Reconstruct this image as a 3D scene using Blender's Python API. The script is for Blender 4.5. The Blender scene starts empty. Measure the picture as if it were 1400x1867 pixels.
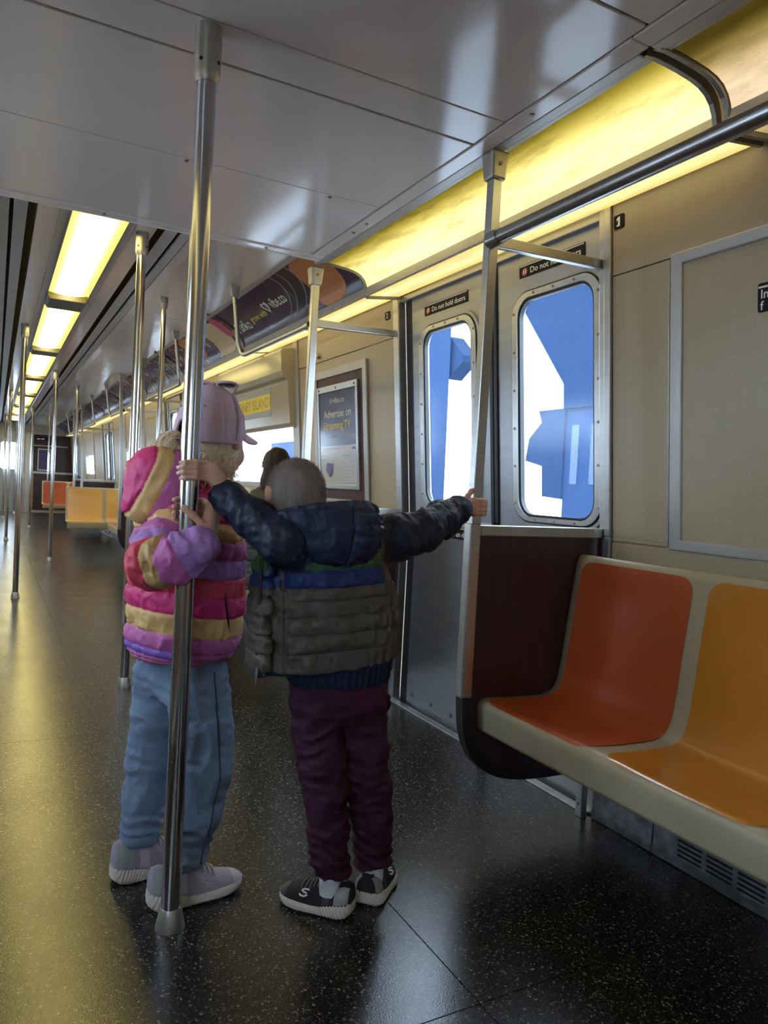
import bpy, bmesh, math, random
import numpy as np
from mathutils import Vector, Matrix
from mathutils.geometry import tessellate_polygon

random.seed(7)
rng = np.random.default_rng(7)
SC = bpy.context.scene
COL = SC.collection
PI = math.pi

# ------------------------------------------------------------------ camera
CAM_H = 1.07
yaw, pitch, roll = (math.radians(a) for a in (28.07, -1.75, 2.98))
fwd = Vector((math.sin(yaw)*math.cos(pitch), math.cos(yaw)*math.cos(pitch), math.sin(pitch)))
r0 = Vector((math.cos(yaw), -math.sin(yaw), 0)); u0 = r0.cross(fwd)
rt = math.cos(roll)*r0 + math.sin(roll)*u0
up = -math.sin(roll)*r0 + math.cos(roll)*u0
cd = bpy.data.cameras.new('camera'); cam = bpy.data.objects.new('camera', cd); COL.objects.link(cam)
cd.sensor_fit = 'HORIZONTAL'; cd.sensor_width = 36.0; cd.lens = 36.0*1335/1400; cd.clip_start = 0.02
m = Matrix((rt, up, -fwd)).transposed().to_4x4(); m.translation = (0, 0, CAM_H); cam.matrix_world = m
SC.camera = cam

# ------------------------------------------------------------------ sky and exposure
SC.view_settings.view_transform = 'Standard'; SC.view_settings.look = 'None'
SC.view_settings.exposure = 0.72; SC.view_settings.gamma = 1.0; SC.view_settings.use_curve_mapping = False
wd = bpy.data.worlds.new('sky'); SC.world = wd; wd.use_nodes = True
bg = wd.node_tree.nodes['Background']
bg.inputs[0].default_value = (0.80, 0.90, 1.0, 1); bg.inputs[1].default_value = 8.0
SC.cycles.max_bounces = 8; SC.cycles.diffuse_bounces = 4; SC.cycles.glossy_bounces = 4
SC.cycles.transparent_max_bounces = 12; SC.cycles.transmission_bounces = 4
SC.cycles.sample_clamp_indirect = 6.0
LAMP_WARM = (1.0, 0.80, 0.14)
S_CEIL, S_COVE, S_STRIP = 12.0, 1.15, 0.85

# ------------------------------------------------------------------ helpers
def wloc(o):
    v = Vector((0, 0, 0))
    while o is not None:
        v += o.location; o = o.parent
    return v

def tag(o, label=None, cat=None, group=None, kind=None):
    if label: o['label'] = label
    if cat: o['category'] = cat
    if group: o['group'] = group
    if kind: o['kind'] = kind
    return o

def empty(name, loc, label=None, cat=None, group=None):
    o = bpy.data.objects.new(name, None); o.empty_display_size = 0.1; o.location = loc
    COL.objects.link(o); return tag(o, label, cat, group)

class MB:
    """collects shapes in world coordinates, builds ONE mesh object"""
    def __init__(s): s.v = []; s.f = []; s.mi = []; s.cur = 0
    def mat(s, i): s.cur = i; return s
    def add(s, vs, fs):
        n = len(s.v); s.v += [tuple(map(float, p)) for p in vs]
        for f in fs: s.f.append(tuple(n+i for i in f)); s.mi.append(s.cur)
        return s
    def hexa(s, p):  # 8 corners: bottom 4 ccw, top 4 ccw
        return s.add(p, [(3,2,1,0),(4,5,6,7),(0,1,5,4),(1,2,6,5),(2,3,7,6),(3,0,4,7)])
    def box(s, lo, hi):
        x0,y0,z0 = lo; x1,y1,z1 = hi
        return s.hexa([(x0,y0,z0),(x1,y0,z0),(x1,y1,z0),(x0,y1,z0),(x0,y0,z1),(x1,y0,z1),(x1,y1,z1),(x0,y1,z1)])
    def prism(s, outer, holes, fn0, fn1):
        """outline (u,v) with holes; fn0/fn1 map (u,v) to the two faces"""
        loops = [list(outer)] + [list(h) for h in holes]
        tri = tessellate_polygon([[Vector((a, b, 0)) for a, b in l] for l in loops])
        flat = [p for l in loops for p in l]; n = len(flat)
        vs = [fn0(*p) for p in flat] + [fn1(*p) for p in flat]
        fs = [tuple(t) for t in tri] + [tuple(i+n for i in reversed(t)) for t in tri]
        k = 0
        for l in loops:
            L = len(l)
            for i in range(L):
                a, b = k+i, k+(i+1) % L; fs.append((a, b, b+n, a+n))
            k += L
        return s.add(vs, fs)
    def tube(s, pts, r, n=12, caps=True):
        pts = [Vector(p) for p in pts]; rs = r if isinstance(r, (list, tuple)) else [r]*len(pts)
        t = [(pts[min(i+1, len(pts)-1)]-pts[max(i-1, 0)]).normalized() for i in range(len(pts))]
        a = t[0].orthogonal().normalized(); vs = []
        for i, p in enumerate(pts):
            a = (a - t[i]*a.dot(t[i])).normalized(); b = t[i].cross(a)
            for k in range(n):
                q = 2*PI*k/n; vs.append(p + (a*math.cos(q)+b*math.sin(q))*rs[i])
        fs = [(i*n+k, i*n+(k+1) % n, (i+1)*n+(k+1) % n, (i+1)*n+k) for i in range(len(pts)-1) for k in range(n)]
        if caps: fs += [tuple(range(n-1, -1, -1)), tuple((len(pts)-1)*n+k for k in range(n))]
        return s.add(vs, fs)
    def grid(s, rows):   # rows of points
        nr, nc = len(rows), len(rows[0])
        return s.add([p for r in rows for p in r], [(i*nc+j, i*nc+j+1, (i+1)*nc+j+1, (i+1)*nc+j) for i in range(nr-1) for j in range(nc-1)])
    def build(s, name, mats, parent=None, loc=None, smooth=False, bevel=0, fix=True, **tags):
        me = bpy.data.meshes.new(name)
        org = wloc(parent) if parent is not None else Vector((0, 0, 0))
        if loc is not None: org = org*0 + Vector(loc)
        me.from_pydata([tuple(Vector(v)-org) for v in s.v], [], s.f)
        for mm in (mats if isinstance(mats, (list, tuple)) else [mats]): me.materials.append(mm)
        for p, i in zip(me.polygons, s.mi): p.material_index = i; p.use_smooth = smooth
        if fix:
            b = bmesh.new(); b.from_mesh(me); bmesh.ops.recalc_face_normals(b, faces=b.faces); b.to_mesh(me); b.free()
        if smooth:
            try: me.set_sharp_from_angle(angle=math.radians(40))
            except Exception: pass
        o = bpy.data.objects.new(name, me); COL.objects.link(o)
        if parent is not None:
            o.parent = parent; o.location = (0, 0, 0) if loc is None else Vector(loc)-wloc(parent)
        else: o.location = org
        if bevel:
            bv = o.modifiers.new('bevel', 'BEVEL'); bv.width = bevel; bv.segments = 2; bv.limit_method = 'ANGLE'; bv.angle_limit = math.radians(35)
        return tag(o, **tags)

def copy_tree(o, parent=None):
    c = o.copy(); COL.objects.link(c)
    if parent is not None: c.parent = parent
    for ch in [x for x in o.children]: copy_tree(ch, c)
    return c

def rrect(u0, u1, v0, v1, r, n=6):
    pts = []
    for cu, cv, a0 in ((u1-r, v1-r, 0), (u0+r, v1-r, 90), (u0+r, v0+r, 180), (u1-r, v0+r, 270)):
        for k in range(n+1):
            a = math.radians(a0+90*k/n); pts.append((cu+r*math.cos(a), cv+r*math.sin(a)))
    return pts

def text_mesh(name, s, mapf, mats, parent, size=1.0, width=None, extr=0.0, **tags):
    """lettering: mapf(u, v, n) -> world; u runs along the words 0..W, v up"""
    cu = bpy.data.curves.new('txt', 'FONT'); cu.body = s; cu.size = size; cu.resolution_u = 3; cu.offset = 0.012*size
    ob = bpy.data.objects.new('txt', cu); me = bpy.data.meshes.new_from_object(ob)
    bpy.data.objects.remove(ob); bpy.data.curves.remove(cu)
    co = [v.co.copy() for v in me.vertices]; fs = [tuple(p.vertices) for p in me.polygons]
    bpy.data.meshes.remove(me)
    if not co: return None
    x0 = min(c.x for c in co); x1 = max(c.x for c in co)
    k = (width/(x1-x0)) if width else 1.0
    b = MB(); b.add([mapf((c.x-x0)*k, c.y, 0) for c in co], fs)
    return b.build(name, mats, parent, fix=False, **tags)

# ------------------------------------------------------------------ materials
def srgb(r, g, b):
    f = lambda c: (c/255/12.92) if c/255 <= 0.04045 else ((c/255+0.055)/1.055)**2.4
    return (f(r), f(g), f(b), 1)

def mat(name, col, rough=0.5, metal=0.0, var=0.0, vscale=8.0, bump=0.0, bscale=60.0, stretch=(1, 1, 1), rvar=0.0, coat=0.0, spec=0.5, col2=None, sheen=0.0):
    m = bpy.data.materials.new(name); m.use_nodes = True
    nt = m.node_tree; P = nt.nodes['Principled BSDF']; L = nt.links.new
    c = col if len(col) == 4 else (*col, 1)
    P.inputs['Base Color'].default_value = c; P.inputs['Roughness'].default_value = rough; P.inputs['Metallic'].default_value = metal
    P.inputs['Coat Weight'].default_value = coat; P.inputs['Coat Roughness'].default_value = 0.15
    P.inputs['Specular IOR Level'].default_value = spec; P.inputs['Sheen Weight'].default_value = sheen
    if var or bump or rvar:
        tc = nt.nodes.new('ShaderNodeTexCoord'); mp = nt.nodes.new('ShaderNodeMapping'); mp.inputs['Scale'].default_value = stretch
        L(tc.outputs['Object'], mp.inputs['Vector'])
    if var or rvar:
        n = nt.nodes.new('ShaderNodeTexNoise'); n.inputs['Scale'].default_value = vscale; n.inputs['Detail'].default_value = 2.5; L(mp.outputs[0], n.inputs['Vector'])
        rp = nt.nodes.new('ShaderNodeValToRGB'); rp.color_ramp.elements[0].position = 0.2; rp.color_ramp.elements[1].position = 0.8
        d = col2 if col2 else tuple(x*(1-var) for x in c[:3])+(1,)
        rp.color_ramp.elements[0].color = d if len(d) == 4 else (*d, 1); rp.color_ramp.elements[1].color = c
        L(n.outputs['Fac'], rp.inputs['Fac'])
        if var: L(rp.outputs[0], P.inputs['Base Color'])
        if rvar:
            mr = nt.nodes.new('ShaderNodeMapRange'); mr.inputs['To Min'].default_value = max(0.02, rough-rvar); mr.inputs['To Max'].default_value = rough+rvar
            mr.inputs['From Min'].default_value = 0.15; mr.inputs['From Max'].default_value = 0.85
            L(n.outputs['Fac'], mr.inputs['Value']); L(mr.outputs[0], P.inputs['Roughness'])
    if bump:
        n2 = nt.nodes.new('ShaderNodeTexNoise'); n2.inputs['Scale'].default_value = bscale; n2.inputs['Detail'].default_value = 4; L(mp.outputs[0], n2.inputs['Vector'])
        bp = nt.nodes.new('ShaderNodeBump'); bp.inputs['Strength'].default_value = bump; bp.inputs['Distance'].default_value = 0.01
        L(n2.outputs['Fac'], bp.inputs['Height']); L(bp.outputs[0], P.inputs['Normal'])
    return m

def emis(name, col, strength):
    m = bpy.data.materials.new(name); m.use_nodes = True; nt = m.node_tree
    nt.nodes.clear(); o = nt.nodes.new('ShaderNodeOutputMaterial'); e = nt.nodes.new('ShaderNodeEmission')
    e.inputs[0].default_value = (*col, 1) if len(col) == 3 else col; e.inputs[1].default_value = strength
    nt.links.new(e.outputs[0], o.inputs[0]); return m

STEEL = mat('brushed steel', (0.56, 0.56, 0.55), 0.34, 1.0, var=0.18, vscale=5, stretch=(1, 1, 14), rvar=0.07, bump=0.02, bscale=40)
STEELH = mat('brushed steel lengthwise', (0.56, 0.55, 0.53), 0.36, 1.0, var=0.18, vscale=5, stretch=(8, 1, 8), rvar=0.07)
CHROME = mat('polished pole steel', (0.60, 0.59, 0.58), 0.17, 1.0, var=0.1, vscale=20, stretch=(1, 1, .2), rvar=0.05)
CASTING = mat('cast bracket metal', (0.50, 0.47, 0.42), 0.42, 0.85, var=0.25, vscale=30, bump=0.04, bscale=80)
DOORST = mat('door steel', (0.42, 0.43, 0.45), 0.38, 0.85, var=0.25, vscale=4, stretch=(1, 1, 6), rvar=0.08, bump=0.02, bscale=120)
CEILM = mat('ceiling laminate', (0.74, 0.615, 0.54), 0.13, 0.0, var=0.05, vscale=1.2, bump=0.02, bscale=2.5, spec=0.6)
COVEM = mat('wavy cove laminate', (0.68, 0.57, 0.50), 0.12, 0.0, var=0.05, vscale=1.2, bump=0.22, bscale=3.0, spec=0.7)
ALUM = mat('painted trim', (0.48, 0.46, 0.44), 0.38, 0.45, var=0.12, vscale=6)
DARKGAP = mat('dark gap', (0.012, 0.012, 0.013), 0.8)
RUBBER = mat('black rubber', (0.012, 0.013, 0.017), 0.45, var=0.3, vscale=20)
SCREWM = mat('screw metal', (0.25, 0.24, 0.22), 0.4, 0.9)
SPACER = mat('lamp spacer paint', (0.12, 0.11, 0.10), 0.5, 0.2, var=0.15)
BLACKP = mat('black sign enamel', (0.010, 0.010, 0.012), 0.5, spec=.15)
WHITEP = mat('white print', (0.82, 0.82, 0.80), 0.5)
GREYP = mat('grey print', (0.35, 0.35, 0.36), 0.5)
REDP = mat('red print', (0.45, 0.05, 0.05), 0.5)
YELP = mat('yellow print', (0.86, 0.66, 0.18), 0.5)
PURP = mat('violet poster print', (0.05, 0.04, 0.12), 0.25, spec=0.6)
PURP2 = mat('aubergine card print', (0.065, 0.04, 0.085), 0.22, var=0.2, vscale=3)
PAPER = mat('white poster paper', (0.62, 0.62, 0.66), 0.35)
ORANGEP = mat('orange print', (0.56, 0.20, 0.07), 0.4)
CREAMP = mat('cream print', (0.66, 0.52, 0.30), 0.4)
PINKP = mat('pink print', (0.55, 0.08, 0.18), 0.4)
MAPP = mat('violet map print', (0.18, 0.14, 0.42), 0.5)
YBAND = mat('yellow roll sign cloth', (0.85, 0.62, 0.03), 0.5)
YINK = mat('dark yellow lettering', (0.42, 0.31, 0.02), 0.5)
BEIGEF = mat('sand fibreglass', (0.40, 0.335, 0.22), 0.42, var=0.15, vscale=9, rvar=0.06, bump=0.02, bscale=150)
ORSEAT = mat('orange red seat plastic', (0.44, 0.078, 0.015), 0.36, var=0.18, vscale=4, bump=0.03, bscale=220)
YLSEAT = mat('amber seat plastic', (0.52, 0.20, 0.024), 0.17, var=0.12, vscale=4, bump=0.02, bscale=220)
PALESEAT = mat('pale amber seat plastic', (0.70, 0.40, 0.11), 0.3, var=0.1, vscale=5)
GRILLE = mat('aluminium heater cover', (0.42, 0.44, 0.47), 0.42, 0.8, var=0.5, vscale=26, col2=(0.13, 0.135, 0.15))
SCUFF = mat('scratched kick steel', (0.55, 0.57, 0.60), 0.35, 0.7, var=0.3, vscale=22)
WOOD = None

def wood():
    m = mat('dark woodgrain laminate', (0.050, 0.021, 0.022), 0.28, var=0.65, vscale=9, stretch=(3, 3, 0.22), bump=0.02, bscale=40, spec=0.5, col2=(0.020, 0.010, 0.012))
    return m
WOOD = wood()

def wallpattern():
    """sand laminate with faint rings"""
    m = mat('sand laminate with faint seals', (0.42, 0.342, 0.225), 0.36, spec=0.45)
    nt = m.node_tree; L = nt.links.new; P = nt.nodes['Principled BSDF']
    tc = nt.nodes.new('ShaderNodeTexCoord'); mp = nt.nodes.new('ShaderNodeMapping'); mp.inputs['Scale'].default_value = (0.001, 1, 1)
    L(tc.outputs['Object'], mp.inputs['Vector'])
    v = nt.nodes.new('ShaderNodeTexVoronoi'); v.voronoi_dimensions = '3D'; v.inputs['Scale'].default_value = 22; v.inputs['Randomness'].default_value = 0.35
    L(mp.outputs[0], v.inputs['Vector'])
    r = nt.nodes.new('ShaderNodeValToRGB'); e = r.color_ramp.elements
    e[0].position = 0.0; e[0].color = (0.41, 0.334, 0.22, 1); e[1].position = 1.0; e[1].color = (0.42, 0.342, 0.225, 1)
    for pos, c in ((0.10, (0.427, 0.350, 0.234, 1)), (0.17, (0.414, 0.337, 0.222, 1)), (0.25, (0.440, 0.363, 0.248, 1)), (0.31, (0.42, 0.342, 0.225, 1))):
        q = e.new(pos); q.color = c
    L(v.outputs['Distance'], r.inputs['Fac']); L(r.outputs[0], P.inputs['Base Color'])
    return m
WALLM = wallpattern()

def floormat():
    m = bpy.data.materials.new('black speckled rubber flooring'); m.use_nodes = True
    nt = m.node_tree; L = nt.links.new; P = nt.nodes['Principled BSDF']
    tc = nt.nodes.new('ShaderNodeTexCoord')
    def N(t): return nt.nodes.new(t)
    # speckles: two sizes of random chips
    def chips(scale, thr, dens):
        nz = N('ShaderNodeTexNoise'); nz.inputs['Scale'].default_value = scale*1.1; nz.inputs['Detail'].default_value = 2
        L(tc.outputs['Object'], nz.inputs['Vector'])
        mx = N('ShaderNodeMixRGB'); mx.inputs[0].default_value = 0.012; L(tc.outputs['Object'], mx.inputs[1]); L(nz.outputs['Color'], mx.inputs[2])
        v = N('ShaderNodeTexVoronoi'); v.inputs['Scale'].default_value = scale; L(mx.outputs[0], v.inputs['Vector'])
        a = N('ShaderNodeMath'); a.operation = 'LESS_THAN'; a.inputs[1].default_value = thr; L(v.outputs['Distance'], a.inputs[0])
        s = N('ShaderNodeSeparateColor'); L(v.outputs['Color'], s.inputs[0])
        b = N('ShaderNodeMath'); b.operation = 'LESS_THAN'; b.inputs[1].default_value = dens; L(s.outputs[0], b.inputs[0])
        c = N('ShaderNodeMath'); c.operation = 'MULTIPLY'; L(a.outputs[0], c.inputs[0]); L(b.outputs[0], c.inputs[1])
        d = N('ShaderNodeMath'); d.operation = 'MULTIPLY'; L(c.outputs[0], d.inputs[0])
        e = N('ShaderNodeMapRange'); e.inputs['To Min'].default_value = .25; e.inputs['To Max'].default_value = 1; L(s.outputs[1], e.inputs['Value']); L(e.outputs[0], d.inputs[1])
        return d
    c1 = chips(150, 0.37, 0.28); c2 = chips(360, 0.36, 0.26)
    mxm = N('ShaderNodeMath'); mxm.operation = 'MAXIMUM'; L(c1.outputs[0], mxm.inputs[0]); L(c2.outputs[0], mxm.inputs[1])
    nb = N('ShaderNodeTexNoise'); nb.inputs['Scale'].default_value = 2.2; nb.inputs['Detail'].default_value = 2; L(tc.outputs['Object'], nb.inputs['Vector'])
    rb = N('ShaderNodeValToRGB'); rb.color_ramp.elements[0].position = .0; rb.color_ramp.elements[1].position = 1.
    rb.color_ramp.elements[0].color = (0.003, 0.003, 0.0045, 1); rb.color_ramp.elements[1].color = (0.009, 0.0085, 0.009, 1); L(nb.outputs['Fac'], rb.inputs['Fac'])
    mc = N('ShaderNodeMixRGB'); L(mxm.outputs[0], mc.inputs[0]); L(rb.outputs[0], mc.inputs[1]); mc.inputs[2].default_value = (0.24, 0.21, 0.165, 1)
    L(mc.outputs[0], P.inputs['Base Color'])
    # worn, uneven polish
    nr = N('ShaderNodeTexNoise'); nr.inputs['Scale'].default_value = 3.0; nr.inputs['Detail'].default_value = 3; nr.inputs['Roughness'].default_value = .5; L(tc.outputs['Object'], nr.inputs['Vector'])
    mr = N('ShaderNodeMapRange'); mr.inputs['From Min'].default_value = .0; mr.inputs['From Max'].default_value = 1; mr.inputs['To Min'].default_value = .17; mr.inputs['To Max'].default_value = .31
    L(nr.outputs['Fac'], mr.inputs['Value']); L(mr.outputs[0], P.inputs['Roughness'])
    n1 = N('ShaderNodeTexNoise'); n1.inputs['Scale'].default_value = 260; n1.inputs['Detail'].default_value = 3; L(tc.outputs['Object'], n1.inputs['Vector'])
    n2 = N('ShaderNodeTexNoise'); n2.inputs['Scale'].default_value = 7; n2.inputs['Detail'].default_value = 0; L(tc.outputs['Object'], n2.inputs['Vector'])
    b1 = N('ShaderNodeBump'); b1.inputs['Strength'].default_value = .10; b1.inputs['Distance'].default_value = .004; L(n1.outputs['Fac'], b1.inputs['Height'])
    b2 = N('ShaderNodeBump'); b2.inputs['Strength'].default_value = .03; b2.inputs['Distance'].default_value = .01; L(n2.outputs['Fac'], b2.inputs['Height']); L(b1.outputs[0], b2.inputs['Normal'])
    L(b2.outputs[0], P.inputs['Normal']); P.inputs['Specular IOR Level'].default_value = 0.52
    return m
FLOORM = floormat()

def lampmat(name, strength, axis, c0, hw, edge, ribs=0.0, stain=0.0, base=LAMP_WARM):
    """lit diffuser: brightest along the tube behind it (object coords, axis = across the lamp)"""
    m = bpy.data.materials.new(name); m.use_nodes = True; nt = m.node_tree; nt.nodes.clear(); L = nt.links.new
    o = nt.nodes.new('ShaderNodeOutputMaterial'); e = nt.nodes.new('ShaderNodeEmission'); tc = nt.nodes.new('ShaderNodeTexCoord')
    s = nt.nodes.new('ShaderNodeSeparateXYZ'); L(tc.outputs['Object'], s.inputs[0])
    a = nt.nodes.new('ShaderNodeMath'); a.operation = 'SUBTRACT'; a.inputs[1].default_value = c0; L(s.outputs[axis], a.inputs[0])
    b = nt.nodes.new('ShaderNodeMath'); b.operation = 'ABSOLUTE'; L(a.outputs[0], b.inputs[0])
    mr = nt.nodes.new('ShaderNodeMapRange'); mr.interpolation_type = 'SMOOTHSTEP'; mr.inputs['From Max'].default_value = hw; mr.inputs['To Min'].default_value = 1.0; mr.inputs['To Max'].default_value = edge
    L(b.outputs[0], mr.inputs['Value'])
    rp = nt.nodes.new('ShaderNodeValToRGB'); rp.color_ramp.elements[0].color = (base[0], base[1]*.96, base[2]*.55, 1); rp.color_ramp.elements[1].color = (base[0], base[1]*1.05, base[2]*2.6, 1)
    rp.color_ramp.elements[0].position = edge; L(mr.outputs[0], rp.inputs['Fac'])
    L(rp.outputs[0], e.inputs[0]); last = mr.outputs[0]
    if stain:
        n = nt.nodes.new('ShaderNodeTexNoise'); n.inputs['Scale'].default_value = 6; n.inputs['Detail'].default_value = 8; n.inputs['Roughness'].default_value = .65
        mp = nt.nodes.new('ShaderNodeMapping'); mp.inputs['Scale'].default_value = (3, .6, 3); L(tc.outputs['Object'], mp.inputs[0]); L(mp.outputs[0], n.inputs['Vector'])
        q = nt.nodes.new('ShaderNodeMapRange'); q.inputs['From Min'].default_value = .30; q.inputs['From Max'].default_value = .55; q.inputs['To Min'].default_value = 1-stain; L(n.outputs['Fac'], q.inputs['Value'])
        w = nt.nodes.new('ShaderNodeMath'); w.operation = 'MULTIPLY'; L(last, w.inputs[0]); L(q.outputs[0], w.inputs[1]); last = w.outputs[0]
    k = nt.nodes.new('ShaderNodeMath'); k.operation = 'MULTIPLY'; k.inputs[1].default_value = strength; L(last, k.inputs[0])
    L(k.outputs[0], e.inputs[1]); L(e.outputs[0], o.inputs[0]); return m

def glassmat(name, tint=(0.86, 0.93, 1.0), haze=0.10, hazecol=(0.35, 0.6, 1.0), scale=60):
    """scratched plastic pane: mostly clear, a little scattering"""
    m = bpy.data.materials.new(name); m.use_nodes = True; nt = m.node_tree; nt.nodes.clear(); L = nt.links.new
    o = nt.nodes.new('ShaderNodeOutputMaterial'); t = nt.nodes.new('ShaderNodeBsdfTransparent'); t.inputs[0].default_value = (*tint, 1)
    tr = nt.nodes.new('ShaderNodeBsdfTranslucent'); tr.inputs[0].default_value = (*hazecol, 1)
    g = nt.nodes.new('ShaderNodeBsdfGlossy'); g.inputs['Roughness'].default_value = .12
    fr = nt.nodes.new('ShaderNodeFresnel'); fr.inputs[0].default_value = 1.35
    tc = nt.nodes.new('ShaderNodeTexCoord'); n = nt.nodes.new('ShaderNodeTexNoise'); n.inputs['Scale'].default_value = scale; n.inputs['Detail'].default_value = 6; n.inputs['Roughness'].default_value = .7
    L(tc.outputs['Object'], n.inputs['Vector'])
    q = nt.nodes.new('ShaderNodeMapRange'); q.inputs['From Min'].default_value = .3; q.inputs['From Max'].default_value = .7; q.inputs['To Min'].default_value = haze*.6; q.inputs['To Max'].default_value = haze*1.4
    L(n.outputs['Fac'], q.inputs['Value'])
    a = nt.nodes.new('ShaderNodeMixShader'); L(q.outputs[0], a.inputs[0]); L(t.outputs[0], a.inputs[1]); L(tr.outputs[0], a.inputs[2])
    ge = nt.nodes.new('ShaderNodeNewGeometry'); iv = nt.nodes.new('ShaderNodeMath'); iv.operation = 'SUBTRACT'; iv.inputs[0].default_value = 1; L(ge.outputs['Backfacing'], iv.inputs[1])
    mf = nt.nodes.new('ShaderNodeMath'); mf.operation = 'MULTIPLY'; L(fr.outputs[0], mf.inputs[0]); L(iv.outputs[0], mf.inputs[1])
    b = nt.nodes.new('ShaderNodeMixShader'); L(mf.outputs[0], b.inputs[0]); L(a.outputs[0], b.inputs[1]); L(g.outputs[0], b.inputs[2])
    L(b.outputs[0], o.inputs[0]); return m
GLASS = glassmat('scratched window plastic', haze=0.013, hazecol=(.28, .52, 1.0))
COVER = glassmat('clear poster cover', tint=(.97, .97, .97), haze=0.004)

XC = 0.40                     # the car's centre line
def mx(x, side): return x if side > 0 else 2*XC - x
def wallX(z): return 1.84 - 0.083*max(0.0, z-0.95)
def doorX(z): return 1.87 - 0.083*max(0.0, z-0.95)
PITCH = 5.75
Y0, Y1 = -5.2, 21.4
# ================================================================== SETTING
# ---- floor: sheets of speckled flooring with open joints
fb = MB(); fb.box((-1.06, Y0, -0.05), (1.90, Y1, -0.006)); FLOOR = fb.build('floor', DARKGAP, kind='structure')
ys = [Y0, -3.0, -0.9, 1.212, 3.18, 4.9, 6.9, 8.9, 10.9, 12.9, 14.9, 16.9, 18.9, Y1]
xs = [-1.04, -0.12, 0.936, 1.815]
for j in range(len(ys)-1):
    cols = xs if j < 5 else [xs[0], 0.40, xs[-1]]
    for i in range(len(cols)-1):
        b = MB(); g = 0.0008
        b.box((cols[i]+g, ys[j]+g, -0.006), (cols[i+1]-g, ys[j+1]-g, 0)); b.build('floor_sheet', FLOORM, FLOOR, bevel=0.0008)

# ---- ceiling: lowered part by the doors
cb = MB(); cb.box((-0.50, Y0, 2.118), (1.30, 3.165, 2.13)); cb.box((-1.05, Y0, 2.36), (1.85, Y1, 2.40))
cb.box((-0.50, 3.150, 2.118), (1.30, 3.165, 2.36))
CEIL = cb.build('ceiling', DARKGAP, kind='structure')
for a, bb in ((Y0, -2.6), (-2.59, -0.62), (-0.61, 1.19), (1.198, 1.698), (1.704, 1.852), (1.862, 2.452), (2.456, 3.112)):
    b = MB(); b.box((-0.43, a, 2.11), (1.225, bb, 2.118)); b.build('ceiling_panel', CEILM, CEIL, bevel=0.002)
b = MB(); b.box((-0.48, 3.116, 2.104), (1.285, 3.172, 2.118)); b.box((-0.48, 3.166, 2.10), (1.285, 3.172, 2.30)); b.build('edge_panel', CEILM, CEIL, bevel=0.003)
for side in (1, -1):
    for a, bb in ((Y0, -2.56), (-2.555, -0.61), (-0.605, 1.24), (1.245, 3.112)):
        b = MB(); x0, x1 = sorted((mx(1.230, side), mx(1.285, side))); b.box((x0, a, 2.107), (x1, bb, 2.118)); b.build('edge_panel', CEILM, CEIL, bevel=0.002)
for x, y, z in ((0.52, 2.47, 2.109), (1.03, 2.47, 2.109), (1.255, 2.74, 2.106), (1.255, 2.62, 2.106), (1.255, 1.62, 2.106), (1.02, 3.14, 2.103), (0.35, 3.14, 2.103), (-0.1, 2.47, 2.109)):
    b = MB(); b.tube([(x, y, z-0.003), (x, y, z+0.002)], 0.0065, 10); b.build('screw', SCREWM, CEIL)
# ---- high ceiling: flat bands, air slots, wavy cove
def hb(x0, x1, z0, z1, y0, y1, m, name, bev=0.003):
    for side in (1, -1):
        a, c = sorted((mx(x0, side), mx(x1, side))); q = MB(); q.box((a, y0, z0), (c, y1, z1)); q.build(name, m, CEIL, bevel=bev)
segs = [(3.175, 5.64), (5.645, 8.06), (8.065, 10.46), (10.465, 12.86), (12.865, 15.25), (15.255, 17.65), (17.655, 20.1), (20.105, Y1-0.12)]
for a, bb in segs:
    hb(0.530, 0.562, 2.278, 2.30, a, bb, ALUM, 'lamp_rail')
    hb(0.566, 0.665, 2.288, 2.30, a, bb, CEILM, 'ceiling_panel')
    hb(0.705, 0.762, 2.285, 2.30, a, bb, ALUM, 'slot_rail')
    hb(0.780, 0.828, 2.285, 2.30, a, bb, ALUM, 'slot_rail')
    for side in (1, -1):
        rows = []
        n = 10
        out = [(0.832, 2.286)] + [(0.832+0.483*t, 2.288-0.047*t**1.4) for t in (0.12, .25, .4, .55, .7, .85, 1.0)]
        poly = out + [(1.315, 2.262), (0.832, 2.30)]
        b = MB(); b.prism([(mx(x, side), z) for x, z in poly], [], lambda u, v: (u, a, v), lambda u, v: (u, bb, v)); b.build('cove_panel', COVEM, CEIL)
hb(0.665, 0.832, 2.330, 2.345, 3.175, Y1, DARKGAP, 'slot_void', 0)

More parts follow.
